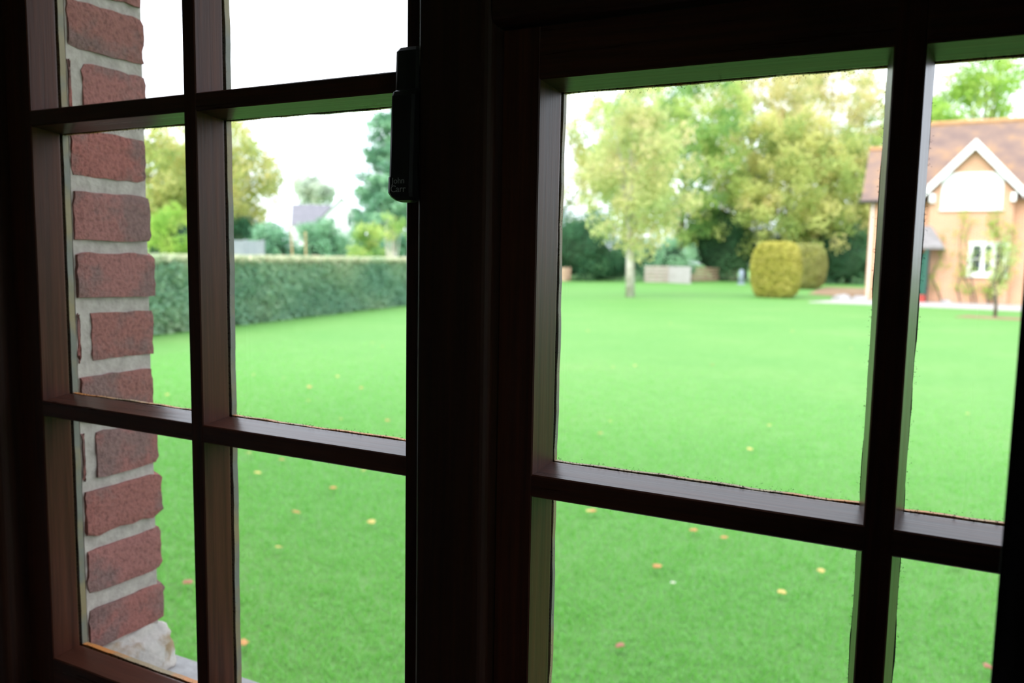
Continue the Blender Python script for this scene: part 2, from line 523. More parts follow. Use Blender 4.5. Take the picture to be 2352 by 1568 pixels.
bw.box(RX1, RX1 + 0.1, RY0, BY0, RZ0 - 0.1, RZ1 + 0.1).box(RX1, RX1 + 0.1, BY1, WY1, RZ0 - 0.1, RZ1 + 0.1)
bw.box(RX1, RX1 + 0.1, BY0, BY1, RZ0 - 0.1, BZ0).box(RX1, RX1 + 0.1, BY0, BY1, BZ1, RZ1 + 0.1)
tag(bw.build('wall_right', M['plaster']), 'plain wall right of the window', kind='structure')
w = MB()
w.box(RX0, OX0, WY0, WY1, RZ0, RZ1).box(OX1, RX1, WY0, WY1, RZ0, RZ1)
w.box(OX0, OX1, WY0, WY1, RZ0, OZ0).box(OX0, OX1, WY0, WY1, OZ1, RZ1)
tag(w.build('wall_front', M['plaster']), 'plastered inner wall around the window', kind='structure')

# ------------------------------------------------------------------ outer brick leaf with its reveal
XR, YF = -1.03, 0.182
ow = tag(empty('wall_outside', (XR, 0.12, 0)), 'weathered red brick wall outside, seen as the reveal beside the left casement', kind='structure')
ow_loc = Vector(ow.location)


def wpart(o):
    """parent without moving"""
    o.parent = ow
    o.matrix_parent_inverse = Matrix.Translation(-ow_loc)
    return o


rngb = random.Random(11)
mm = MB()
YM = YF - 0.004
mm.box(-1.8, XR - 0.0045, 0.06, YM, 0.0, 2.3)
wpart(mm.build('mortar_bed', M['mortar']))
mm = MB()
mm.box(-9.0, -1.8, 0.06, YM, 0.0, 2.3).box(0.30, 9.0, 0.06, YM, 0.0, 2.3)
mm.box(XR - 0.0045, 0.30, 0.06, YM, 0.0, 0.86).box(-9.0, 9.0, 0.06, YM, 2.3, 5.4)
wpart(mm.build('plain_brickwork', M['housebrick']))
wpart(MB().prism([(5.35, 0.06), (5.35, 0.55), (5.5, 0.55), (8.0, -3.8), (7.8, -3.8)], 'X', -9.3, 9.3).build('eaves', M['rooftile']))


def brick_mesh(x0, x1, y0, y1, z0, z1, seed):
    """a worn brick: a box cut into small cells whose edges and faces are uneven"""
    r = random.Random(seed)
    nx, ny, nz = 3, 5, 4
    import bmesh
    bm = bmesh.new()
    bmesh.ops.create_cube(bm, size=1.0)
    bmesh.ops.subdivide_edges(bm, edges=bm.edges[:], cuts=6, use_grid_fill=True)
    for v in bm.verts:
        p = v.co
        e = sum(1 for c in p if abs(abs(c) - 0.5) < 1e-4)
        wob = 0.0007 if e == 1 else 0.0016
        sh = 0.0 if e == 1 else (0.0012 if e == 2 else 0.0026)
        x = x0 + (p.x + 0.5) * (x1 - x0); y = y0 + (p.y + 0.5) * (y1 - y0); z = z0 + (p.z + 0.5) * (z1 - z0)
        cx, cy, cz = (x0 + x1) / 2, (y0 + y1) / 2, (z0 + z1) / 2
        d = Vector((cx - x, cy - y, cz - z))
        for i, c in enumerate(p):
            if abs(abs(c) - 0.5) > 1e-4:
                d[i] = 0
        if d.length > 1e-6:
            d = Vector((math.copysign(1, d.x) if abs(d.x) > 1e-6 else 0, math.copysign(1, d.y) if abs(d.y) > 1e-6 else 0, math.copysign(1, d.z) if abs(d.z) > 1e-6 else 0))
        v.co = Vector((x, y, z)) + d * sh * r.uniform(0.3, 1.3) + Vector((r.uniform(-wob, wob), r.uniform(-wob, wob), r.uniform(-wob, wob)))
    me = bpy.data.meshes.new('brick')
    bm.to_mesh(me); bm.free()
    me.materials.append(M['brick'])
    me.polygons.foreach_set('use_smooth', [True] * len(me.polygons))
    me.set_sharp_from_angle(angle=math.radians(48))
    return me


# courses measured on the reveal, bottom to top: (z0, z1, shows a joint near the window)
COURSES = [(0.855, 0.925, 1), (0.940, 1.005, 0), (1.027, 1.088, 0), (1.111, 1.177, 0), (1.195, 1.262, 0), (1.277, 1.345, 1), (1.360, 1.426, 0), (1.445, 1.513, 1),
           (1.533, 1.597, 0), (1.613, 1.681, 0), (1.700, 1.763, 0), (1.778, 1.853, 1), (1.869, 1.934, 0), (1.948, 2.012, 1),
           (2.028, 2.094, 0), (2.110, 2.176, 1), (2.192, 2.258, 0)]
k = 0
for z0, z1, joint in COURSES:
    yo = YF + rngb.uniform(-0.004, 0.004) + (0.006 if z0 < 1.33 else 0)
    xo = XR + rngb.uniform(-0.002, 0.002)
    if joint:
        spec = [(XR - 0.222, xo, 0.081, yo), (XR - 0.222, xo - 0.001, 0.061, 0.0655)]
    else:
        spec = [(XR - 0.105, xo, 0.061, yo)]
    x = spec[0][0] - 0.013
    spec.append((x - 0.215, x, 0.081, YF - 0.001))
    spec.append((x - 0.215 - 0.228, x - 0.228, 0.081, YF - 0.001))
    for s in spec:
        k += 1
        o = bpy.data.objects.new('brick', brick_mesh(s[0], s[1], s[2], s[3], z0, z1, 100 + k))
        link(o); wpart(o)

# lump of mortar where the wall meets the sill, and the stone sill itself
import bmesh
bm = bmesh.new()
bmesh.ops.create_icosphere(bm, subdivisions=4, radius=1.0)
rl = random.Random(5)
from mathutils import noise as mnoise
for v in bm.verts:
    n = mnoise.noise(v.co * 2.3) * 0.16 + mnoise.noise(v.co * 6.0) * 0.07
    s = 1 + n
    x = math.copysign(abs(v.co.x) ** 0.7, v.co.x); y = math.copysign(abs(v.co.y) ** 0.6, v.co.y); z = math.copysign(abs(v.co.z) ** 0.7, v.co.z)
    zz = z * 0.048 * s
    spread = 0.018 * (0.5 - z)
    v.co = Vector((-1.058 + x * (0.042 * s + spread), 0.130 + y * (0.070 * s + spread * 0.3), 0.985 + zz))
me = bpy.data.meshes.new('mortar_fillet'); bm.to_mesh(me); bm.free()
me.materials.append(M['stained_mortar'])
me.polygons.foreach_set('use_smooth', [True] * len(me.polygons))
o = link(bpy.data.objects.new('mortar_fillet', me)); wpart(o)
sill = MB()
sill.prism([(0.87, 0.058), (0.965, 0.058), (0.952, 0.215), (0.946, 0.222), (0.87, 0.222)], 'X', XR - 0.02, 0.32)
tag(sill.build('trim_2', M['stone']), 'grey stone window sill outside, below the panes', kind='structure')

# ------------------------------------------------------------------ window frame
fr = tag(empty('trim_1', (-0.383, 0, 0.95)), 'dark timber window frame with a thick central mullion', kind='structure')
FL = Vector(fr.location)


def sub(o, parent, loc):
    o.parent = parent
    o.matrix_parent_inverse = Matrix.Translation(-Vector(loc))
    return o


def rounded_post(u0, u1, yf, yb, rl, rr, n=5):
    """cross-section with rounded front edges: left radius rl, right radius rr"""
    p = [(u0, yb)]
    for i in range(n + 1):
        a = math.pi / 2 * i / n
        p.append((u0 + rl - rl * math.cos(a), yf + rl - rl * math.sin(a)))
    for i in range(n + 1):
        a = math.pi / 2 * i / n
        p.append((u1 - rr + rr * math.sin(a), yf + rr - rr * math.cos(a)))
    p.append((u1, yb))
    return p


def fpart(name, poly, axis, a0, a1, mat):
    o = MB().prism(poly, axis, a0, a1).build(name, mat)
    return sub(o, fr, FL)


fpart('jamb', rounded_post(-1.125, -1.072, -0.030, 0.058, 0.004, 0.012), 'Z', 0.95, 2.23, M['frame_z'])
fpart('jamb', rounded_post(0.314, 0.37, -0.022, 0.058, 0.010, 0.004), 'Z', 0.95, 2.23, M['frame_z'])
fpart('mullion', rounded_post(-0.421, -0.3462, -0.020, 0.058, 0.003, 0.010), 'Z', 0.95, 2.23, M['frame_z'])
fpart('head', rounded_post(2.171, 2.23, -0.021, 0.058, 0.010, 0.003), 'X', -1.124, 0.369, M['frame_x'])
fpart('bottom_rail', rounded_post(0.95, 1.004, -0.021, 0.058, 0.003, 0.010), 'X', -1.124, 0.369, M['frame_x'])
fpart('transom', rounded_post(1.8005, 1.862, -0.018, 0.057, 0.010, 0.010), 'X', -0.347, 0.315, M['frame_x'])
sl = MB()  # pale strip added in place of a bright line of light by the mullion
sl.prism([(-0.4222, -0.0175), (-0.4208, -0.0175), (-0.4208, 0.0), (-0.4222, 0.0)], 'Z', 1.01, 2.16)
sub(sl.build('light_line_strip', M['light_line']), fr, FL)

# ------------------------------------------------------------------ casements
FLARE, YG = 0.0052, 0.0345
NECK = 0.006


def bar_poly(u0, u1):
    """glazing bar: narrow moulded nose towards the room, flaring to the glass, slim tongue outside"""
    return [(u0 + 0.0012, 0.0), (u1 - 0.0012, 0.0), (u1, 0.0012), (u1 + FLARE, YG - 0.0015), (u1 + FLARE, YG),
            (u1 - NECK, YG), (u1 - NECK, 0.050), (u0 + NECK, 0.050), (u0 + NECK, YG), (u0 - FLARE, YG),
            (u0 - FLARE, YG - 0.0015), (u0, 0.0012)]


def edge_poly(u0, u1, side):
    """stile or rail: moulded on one side (side +1: on the u1 side)"""
    if side > 0:
        return [(u0, 0.0), (u1 - 0.0012, 0.0), (u1, 0.0012), (u1 + FLARE, YG - 0.0015), (u1 + FLARE, YG), (u1 - NECK, YG), (u1 - NECK, 0.050), (u0, 0.050)]
    return [(u1, 0.0), (u1, 0.050), (u0 + NECK, 0.050), (u0 + NECK, YG), (u0 - FLARE, YG), (u0 - FLARE, YG - 0.0015), (u0, 0.0012), (u0 + 0.0012, 0.0)]


def putty_ring(x0, x1, z0, z1, seed):
    """uneven fillets of putty outside the glass: uprights and levels, each following one edge of a pane"""
    r = random.Random(seed)
    out = []
    for side in range(4):
        b = MB()
        n = 40
        vs = []
        ph = r.uniform(0, 9)
        for i in range(n + 1):
            t = i / n
            wv = 0.0004 * math.sin(t * 9 + ph) + 0.0003 * math.sin(t * 31 + 2 * ph) + r.uniform(-0.0002, 0.0002)
            d = FLARE + 0.0005 + wv
            def P(off, y):
                if side == 0: return (x0 + off, y, z0 + t * (z1 - z0))
                if side == 1: return (x1 - off, y, z0 + t * (z1 - z0))
                if side == 2: return (x0 + t * (x1 - x0), y, z0 + off)
                return (x0 + t * (x1 - x0), y, z1 - off)
            vs += [P(-NECK, 0.0385), P(d, 0.0385), P(d - 0.001, 0.047), P(-NECK, 0.0495)]
        fs = []
        for i in range(n):
            for q in range(4):
                fs.append((i * 4 + q, i * 4 + (q + 1) % 4, (i + 1) * 4 + (q + 1) % 4, (i + 1) * 4 + q))
        fs += [(0, 1, 2, 3), (n * 4 + 3, n * 4 + 2, n * 4 + 1, n * 4)]
        b.add(vs, fs)
        out.append((b, 'putty_v' if side < 2 else 'putty_h'))
    return out


def casement(name, label, xs, zs, outer):
    """xs, zs: list of (lo, hi) of each upright and each level; the first and last are stiles / rails"""
    X0, X1, Z0, Z1 = outer
    root = tag(empty(name, ((X0 + X1) / 2, 0, Z0)), label, kind='structure')
    L = root.location
    for i, (a, b) in enumerate(xs):
        poly = edge_poly(a, b, 1) if i == 0 else edge_poly(a, b, -1) if i == len(xs) - 1 else bar_poly(a, b)
        nm = 'stile' if i in (0, len(xs) - 1) else 'glazing_bar'
        sub(MB().prism(poly, 'Z', Z0, Z1).build(nm, M['wood_z']), root, L)
    ex0, ex1 = xs[0][0] + 0.004, xs[-1][1] - 0.004
    for i, (a, b) in enumerate(zs):
        poly = edge_poly(a, b, 1) if i == 0 else edge_poly(a, b, -1) if i == len(zs) - 1 else bar_poly(a, b)
        nm = 'rail' if i in (0, len(zs) - 1) else 'glazing_bar'
        # levels are let in a hair behind the uprights
        poly = [(u, y if y > 0.002 else y + 0.0003) for u, y in poly]
        sub(MB().prism(poly, 'X', ex0, ex1).build(nm, M['wood_x']), root, L)
    sd = 0
    for i in range(len(xs) - 1):
        for j in range(len(zs) - 1):
            x0, x1, z0, z1 = xs[i][1], xs[i + 1][0], zs[j][1], zs[j + 1][0]
            pane = MB().box(x0 - NECK + 0.0005, x1 + NECK - 0.0005, YG + 0.0003, YG + 0.0038, z0 - NECK + 0.0005, z1 + NECK - 0.0005).build('pane', M['glass'])
            sub(pane, root, L)
            for b, mt in putty_ring(x0, x1, z0, z1, hash((name, i, j)) % 1000 if False else (len(name) * 37 + i * 7 + j * 3 + int(abs(X0) * 100))):
                o = b.build('putty_fillet', M[mt]); sub(o, root, L)
    return root


w1 = casement('window_1', 'dark wooden casement of small panes left of the mullion, brick reveal behind it',
              [(-1.069, -1.0215), (-0.747, -0.7275), (-0.448, -0.4235)],
              [(1.006, 1.048), (1.3822, 1.4026), (1.755, 1.7747), (2.127, 2.169)], (-1.069, -0.4235, 1.006, 2.169))
w2 = casement('window_2', 'dark wooden casement right of the mullion with the house seen through it',
              [(-0.3445, -0.3085), (-0.0300, -0.0088), (0.270, 0.312)],
              [(1.006, 1.048), (1.3826, 1.4034), (1.7546, 1.799)], (-0.3445, 0.312, 1.006, 1.799))
w3 = casement('window_3', 'dark wooden top light above the right casement',
              [(-0.3445, -0.3085), (-0.0300, -0.0088), (0.270, 0.312)],
              [(1.864, 1.904), (2.127, 2.169)], (-0.3445, 0.312, 1.864, 2.169))

# unseen window added in the right-hand wall to light the frame fronts
w4 = tag(empty('fill_window', (RX1 + 0.05, -1.8, 1.0)), 'unseen window added in the right hand wall to light the frame fronts', kind='structure')
for a, b, c, d_ in ((BY0, BY1, BZ0, BZ0 + 0.05), (BY0, BY1, BZ1 - 0.05, BZ1), (BY0, BY0 + 0.05, BZ0, BZ1), (BY1 - 0.05, BY1, BZ0, BZ1), (-1.825, -1.775, BZ0, BZ1)):
    sub(MB().box(RX1 + 0.025, RX1 + 0.075, a, b, c, d_).build('fill_window_member', M['wood_z']), w4, w4.location)
for a, b in ((BY0 + 0.05, -1.825), (-1.775, BY1 - 0.05)):
    sub(MB().box(RX1 + 0.048, RX1 + 0.052, a, b, BZ0 + 0.05, BZ1 - 0.05).build('pane', M['glass']), w4, w4.location)  # panes of the added unseen window

# handle with maker's name on the left casement's meeting stile
hd = empty('window_handle')
hd.parent = w1
hd.matrix_parent_inverse = Matrix.Translation(-w1.location)
hd['label'] = 'black plastic window handle with a lettered end cap'


def hpart(o):
    o.parent = hd
    return o


def rounded_bar(zs, n=12):
    """vertical bar: list of (z, xc, half_width, y_front, y_back)"""
    mb = MB(); vs = []; fs = []
    for z, xc, hw, yf, yb in zs:
        for i in range(n):
            a = 2 * math.pi * i / n
            cx, cy = math.cos(a), math.sin(a)
            cx = math.copysign(abs(cx) ** 0.45, cx); cy = math.copysign(abs(cy) ** 0.45, cy)
            vs.append((xc + hw * cx, (yf + yb) / 2 + (yb - yf) / 2 * cy, z))
    for j in range(len(zs) - 1):
        for i in range(n):
            fs.append((j * n + i, j * n + (i + 1) % n, (j + 1) * n + (i + 1) % n, (j + 1) * n + i))
    fs += [tuple(range(n - 1, -1, -1)), tuple((len(zs) - 1) * n + i for i in range(n))]
    return mb.add(vs, fs)


hpart(rounded_bar([(1.775, -0.4345, 0.008, -0.006, 0.0), (1.774, -0.4345, 0.0095, -0.006, 0.0), (1.665, -0.4345, 0.0095, -0.006, 0.0), (1.664, -0.4345, 0.008, -0.006, 0.0)]).build('base_plate', M['black_plastic']))
hpart(rounded_bar([(1.7915, -0.4345, 0.006, -0.012, -0.0055), (1.7905, -0.4345, 0.011, -0.017, -0.005), (1.787, -0.4345, 0.0134, -0.0195, -0.005),
                   (1.752, -0.4345, 0.0137, -0.021, -0.005), (1.750, -0.4348, 0.0137, -0.0245, -0.006), (1.746, -0.4348, 0.0137, -0.0265, -0.008),
                   (1.672, -0.4348, 0.0137, -0.030, -0.012)]).build('lever', M['black_plastic']))
hpart(rounded_bar([(1.6722, -0.4348, 0.0143, -0.0308, -0.011), (1.658, -0.4348, 0.0143, -0.0314, -0.012), (1.654, -0.4335, 0.0128, -0.0306, -0.0125),
                   (1.651, -0.432, 0.0105, -0.028, -0.014), (1.6495, -0.431, 0.007, -0.025, -0.017)]).build('end_cap', M['black_plastic']))


def lettering(txt, x, y, z, size):
    cu = bpy.data.curves.new('lettering', 'FONT')
    cu.body = txt; cu.size = size; cu.align_x = 'CENTER'; cu.extrude = 0.00015
    t = bpy.data.objects.new('lettering_tmp', cu)
    COL.objects.link(t)
    dg = bpy.context.evaluated_depsgraph_get()
    me = bpy.data.meshes.new_from_object(t.evaluated_get(dg))
    bpy.data.objects.remove(t)
    for v in me.vertices:
        v.co = Vector((x + v.co.x, y - v.co.z, z + v.co.y))
    me.materials.clear(); me.materials.append(M['grey_print'])
    o = bpy.data.objects.new('lettering', me); link(o); hpart(o)
    return o


lettering('John', -0.4352, -0.0314, 1.6660, 0.0078)
lettering('Carr', -0.4352, -0.0317, 1.6582, 0.0088)

# ------------------------------------------------------------------ curtain on the right
cv, cf = [], []
nu, nv = 120, 26
for j in range(nv + 1):
    z = 0.16 + (2.36 - 0.16) * j / nv
    for i in range(nu + 1):
        t = i / nu
        x = 0.0465 + t * 0.62
        amp = 0.026 * min(1, 0.25 + t * 4)
        y = -0.150 + amp * math.cos(t * 2 * math.pi * 7.5) - amp + 0.004 * math.sin(z * 5 + t * 20)
        xx = x + 0.004 * math.sin(t * 40 + z * 2) * min(1, t * 8)
        cv.append((xx, y, z))
nf = len(cv)
for j in range(nv):
    for i in range(nu):
        a = j * (nu + 1) + i
        cf.append((a, a + 1, a + nu + 2, a + nu + 1))
cu = mesh('curtain', cv, cf, M['curtain'], smooth=True)
so = cu.modifiers.new('cloth', 'SOLIDIFY'); so.thickness = 0.004; so.offset = 0
tag(cu, 'heavy dark curtain hanging at the right edge of the window', 'curtain')
rail = MB()
rail.tube([(-1.5, -0.165, 2.372), (0.8, -0.165, 2.372)], [0.012, 0.012], 12)
ro = rail.build('curtain_rail', M['iron'])
tag(ro, 'black iron curtain rail above the window', 'curtain rail')
for x in (-1.4, 0.72):
    MB().tube([(x, -0.165, 2.372), (x, WY0, 2.372)], [0.008, 0.008], 8).build('bracket', M['iron'], ro)

# ------------------------------------------------------------------ lawn and path
g = mesh('ground', [(-260, -120, -0.005), (260, -120, -0.005), (260, 420, -0.005), (-260, 420, -0.005)], [(0, 1, 2, 3)], M['lawn'])
tag(g, 'mown green lawn outside the window', kind='structure')


def slab(name, pts, z0, z1, mat):
    n = len(pts)
    vs = [(x, y, z0) for x, y in pts] + [(x, y, z1) for x, y in pts]
    fs = [tuple(range(n)), tuple(range(2 * n - 1, n - 1, -1))] + [(i, (i + 1) % n, (i + 1) % n + n, i + n) for i in range(n)]
    return MB().add(vs, fs).build(name, mat)


tag(slab('path', [(-4.2, 34.4), (-1.2, 34.3), (3.2, 33.9), (12, 33.2), (12, 38.9), (-2.0, 38.9), (-3.4, 37.2)], -0.02, 0.03, M['gravel']),
    'pale gravel path along the front of the brick house', kind='structure')
tag(slab('soil_bed', [(-5.4, 44), (-2.0, 40), (-1.8, 58), (-6.0, 58)], -0.02, 0.02, M['soil']),
    'bare brown earth left of the brick house', kind='structure')


def blades(name, x0, x1, y0, y1, n, seed, parent=None):
    r = np.random.default_rng(seed)
    y = y0 + (y1 - y0) * (1 - (1 - r.random(n)) ** 0.28)
    x = x0 + (x1 - x0) * r.random(n)
    h = r.uniform(0.010, 0.028, n)
    a = r.uniform(0, 2 * np.pi, n)
    wd = r.uniform(0.0025, 0.0045, n)
    lean = r.uniform(0.2, 1.1, n) * h
    b = r.uniform(0, 2 * np.pi, n)
    P = np.zeros((n, 3, 3))
    P[:, 0] = np.stack([x - wd * np.cos(a), y - wd * np.sin(a), np.zeros(n)], 1)
    P[:, 1] = np.stack([x + wd * np.cos(a), y + wd * np.sin(a), np.zeros(n)], 1)
    P[:, 2] = np.stack([x + lean * np.cos(b), y + lean * np.sin(b), h], 1)
    F = np.arange(3 * n).reshape(n, 3)
    me = bpy.data.meshes.new(name)
    me.vertices.add(3 * n); me.vertices.foreach_set('co', P.ravel())
    me.loops.add(3 * n); me.loops.foreach_set('vertex_index', F.ravel())
    me.polygons.add(n); me.polygons.foreach_set('loop_start', np.arange(n) * 3)
    at_ = me.attributes.new('tone', 'FLOAT', 'FACE'); at_.data.foreach_set('value', r.random(n))
    me.update(); me.validate()
    me.materials.append(M['lf_grass'])
    return link(bpy.data.objects.new(name, me), parent)


tag(blades('grass', -10.5, 2.6, 0.8, 13.0, 330000, 3), 'short green grass blades of the near lawn', 'grass', kind='stuff')

# ------------------------------------------------------------------ foliage
def foliage(name, mat, parent, centres, spread, per, size, seed, droop=0.0, flat=1.0, aspect=0.6, tones=None):
    """leaves scattered in clumps about the given centres (world coordinates relative to parent)"""
    r = np.random.default_rng(seed)
    C = np.asarray(centres, float)
    n = len(C) * per
    base = np.repeat(C[:, :3], per, 0)
    sp = np.repeat(np.asarray(spread, float).reshape(-1) * np.ones(len(C)), per)
    d = r.normal(size=(n, 3)); d /= np.linalg.norm(d, axis=1)[:, None]
    rad = sp * r.random(n) ** 0.45
    pos = base + d * rad[:, None] * np.array([1, 1, flat])
    pos[:, 2] = np.maximum(pos[:, 2], 0.02)
    t = r.normal(size=(n, 3)); t[:, 2] -= droop; t /= np.linalg.norm(t, axis=1)[:, None]
    s = r.normal(size=(n, 3)); s -= (s * t).sum(1)[:, None] * t; s /= np.linalg.norm(s, axis=1)[:, None]
    L = size * r.uniform(0.7, 1.3, n)
    nrm = np.cross(t, s)
    P = np.zeros((n, 4, 3))
    P[:, 0] = pos - t * (L / 2)[:, None]
    P[:, 1] = pos + s * (L * aspect / 2)[:, None] + nrm * (L * 0.12)[:, None]
    P[:, 2] = pos + t * (L / 2)[:, None]
    P[:, 3] = pos - s * (L * aspect / 2)[:, None] + nrm * (L * 0.12)[:, None]
    me = bpy.data.meshes.new(name)
    me.vertices.add(4 * n); me.vertices.foreach_set('co', P.ravel())
    idx = np.arange(n) * 4
    F = np.stack([idx, idx + 1, idx + 2, idx, idx + 2, idx + 3], 1).reshape(-1)
    me.loops.add(6 * n); me.loops.foreach_set('vertex_index', F)
    me.polygons.add(2 * n); me.polygons.foreach_set('loop_start', np.arange(2 * n) * 3)
    clump = np.repeat(r.random(len(C)) if tones is None else np.asarray(tones), per)
    tone = np.clip(0.72 * clump + 0.28 * r.random(n), 0, 1)
    a = me.attributes.new('tone', 'FLOAT', 'FACE'); a.data.foreach_set('value', np.repeat(tone, 2))
    me.update(); me.validate()
    me.materials.append(mat)
    o = link(bpy.data.objects.new(name, me), parent)
    o['kind'] = 'stuff'
    return o


def crown_points(r, n, c, rad, shell=0.5, shape=None):
    pts = []
    while len(pts) < n:
        v = Vector((r.gauss(0, 1), r.gauss(0, 1), r.gauss(0, 1))).normalized()
        q = shell + (1 - shell) * r.random() ** 0.6
        p = v * q
        if shape:
            k_ = shape(p.z)
            p.x *= k_; p.y *= k_
        pts.append((c[0] + p.x * rad[0], c[1] + p.y * rad[1], c[2] + p.z * rad[2]))
    return pts


def tree(name, label, base, height, crown_c, crown_r, mat, leaf, n_clumps, per, spread, seed, trunk_r=0.25, bark='bark',
         branches=6, droop=0.3, shell=0.45, shape=None, cat='tree', group=None, lean=(0, 0), fork=0.35):
    r = random.Random(seed)
    root = empty(name, base)
    tag(root, label, cat, group)
    top = Vector((crown_c[0] + lean[0], crown_c[1] + lean[1], crown_c[2] + crown_r[2] * 0.6))
    mid = top * 0.5 + Vector((r.uniform(-.2, .2), r.uniform(-.2, .2), 0))
    q = top * 0.22
    MB().tube([(0, 0, -0.05), (q.x, q.y, q.z), mid, top], [trunk_r * 1.15, trunk_r, trunk_r * 0.62, trunk_r * 0.12], 10).build('trunk', M[bark], root, True)
    pts = crown_points(r, n_clumps, crown_c, crown_r, shell, shape)
    for i in range(branches):
        t = r.uniform(fork, 0.85)
        s = Vector((0, 0, 0)).lerp(top, t)
        e = Vector(pts[r.randrange(len(pts))])
        if e.z < s.z - 0.5: e.z = s.z + r.uniform(0, 1.5)
        m2 = (s + e) / 2 + Vector((0, 0, 0.12 * (e - s).length))
        rr = trunk_r * (0.5 - 0.35 * t)
        MB().tube([s, m2, e], [rr, rr * 0.6, rr * 0.18], 6).build('branch', M[bark], root, True)
    foliage('foliage', M[mat], root, pts, spread, per, leaf, seed + 1, droop)
    return root


def wood_tree(label, px, depth, top_y, half_px, mat, seed, bottom_y=560, n_clumps=70, per=260, leaf=0.30, spread=1.5, name='broadleaf_tree', **kw):
    b = at(px, 610, depth); b.z = 0
    ztop = at(px, top_y, depth).z
    zbot = at(px, bottom_y, depth).z
    rx = half_px * depth / F_PX
    c = (0, 0, (ztop + zbot) / 2)
    return tree(name, label, b, ztop, c, (rx, rx * 0.8, max(0.5, (ztop - zbot) / 2)), M and mat, leaf, n_clumps, per, spread, seed, trunk_r=kw.pop('trunk_r', 0.28), **kw)


G = 'trees of the wood behind the lawn'
WD = dict(group=G, leaf=0.27, spread=0.85, shell=0.3)
wood_tree('sparse yellow green tree at the left end of the wood, sky showing through', 1285, 74, 205, 125, 'lf_yellow', 21, 590, 120, 70, **WD)
wood_tree('tall green tree behind the birch', 1430, 80, 165, 135, 'lf_green', 22, 560, 230, 85, **WD)
wood_tree('broad green tree right of the birch', 1560, 66, 135, 160, 'lf_green', 23, 590, 330, 85, **WD)
wood_tree('tall russet tree in the middle of the wood', 1710, 74, 90, 165, 'lf_brown', 24, 520, 340, 80, **WD)
wood_tree('broad yellowing tree above the topiary bushes', 1805, 64, 260, 155, 'lf_yellow', 25, 625, 270, 90, **WD)
wood_tree('tall russet tree left of the brick house', 1890, 78, 95, 150, 'lf_brown', 26, 480, 280, 75, **WD)
wood_tree('yellow green tree beside the brick house roof', 1950, 66, 290, 115, 'lf_yellow', 27, 625, 190, 90, **WD)
wood_tree('green tree hidden mostly behind the window bar beside the house', 2060, 74, 200, 100, 'lf_green', 28, 560, 130, 80, **WD)
wood_tree('green tree of the wood mostly behind the mullion', 1130, 78, 230, 150, 'lf_green', 29, 560, 170, 80, **WD)
wood_tree('light green tree rising behind the brick house roof', 2235, 62, 120, 95, 'lf_lime', 30, 290, 75, 70, **WD)
wood_tree('low green tree peeping over the house ridge beside the window bar', 2140, 58, 240, 60, 'lf_lime', 31, 420, 60, 70, **WD)


def shrub(label, px, depth, top_y, half_px, mat, seed, bottom_y=None, leaf=0.16, per=130, n=60, name='shrub', group=None, core=True, spread=0.6):
    b = at(px, 610, depth); b.z = 0
    ztop = at(px, top_y, depth).z
    rx = half_px * depth / F_PX
    root = tag(empty(name, b), label, 'shrub', group)
    r = random.Random(seed)
    pts = crown_points(r, n, (0, 0, ztop * 0.5), (rx, rx * 0.7, ztop * 0.5), 0.62)
    if core:
        bm = bmesh.new(); bmesh.ops.create_icosphere(bm, subdivisions=3, radius=1)
        for v in bm.verts:
            s = 0.72 + 0.2 * mnoise.noise(v.co * 2 + Vector((seed, 0, 0)))
            v.co = Vector((v.co.x * rx * s, v.co.y * rx * 0.7 * s, max(0.0, ztop * 0.45 + v.co.z * ztop * 0.5 * s)))
        me = bpy.data.meshes.new('branch_mass'); bm.to_mesh(me); bm.free(); me.materials.append(M['core_dark'])
        link(bpy.data.objects.new('branch_mass', me), root)
    foliage('foliage', M[mat], root, pts, spread, per, leaf, seed + 1, 0.2)
    return root


G2 = 'dark shrubs under the wood'
shrub('dark evergreen shrub behind the birch trunk, leftmost under the wood', 1320, 60, 480, 105, 'lf_dark', 41, group=G2, n=90, spread=0.9)
shrub('dark evergreen shrub immediately left of the birch trunk', 1395, 64, 555, 70, 'lf_dark', 42, group=G2, n=70)
shrub('blue green shrub between the birch trunk and the pallets', 1515, 63, 545, 85, 'lf_laurel', 43, group=G2, n=80)
shrub('tall dark holly behind the pallets', 1650, 68, 445, 105, 'lf_dark', 44, group=G2, n=110, spread=1.0)
shrub('dark shrub right behind the rear topiary bush', 1800, 68, 520, 95, 'lf_dark', 45, group=G2, n=90, spread=0.9)
shrub('dark shrub between the topiary bushes and the house', 1935, 64, 520, 85, 'lf_dark', 46, group=G2, n=90, spread=0.9)
shrub('dark evergreen shrub mostly behind the mullion', 1180, 64, 520, 110, 'lf_dark', 47, group=G2, n=80, spread=0.9)

# birch on the lawn
tree('birch_tree', 'pale barked birch standing on the lawn in front of the wood', (-11.37, 32.9, 0), 9.0,
     (0.1, 0, 5.45), (2.7, 2.2, 3.7), 'lf_birch', 0.17, 170, 62, 0.55, 61, trunk_r=0.18, bark='birch_bark', branches=16, droop=1.1,
     shell=0.25, shape=lambda z: 1.0 if z < 0.1 else 1.0 - 0.6 * (z - 0.1), lean=(-0.3, 0), fork=0.28)

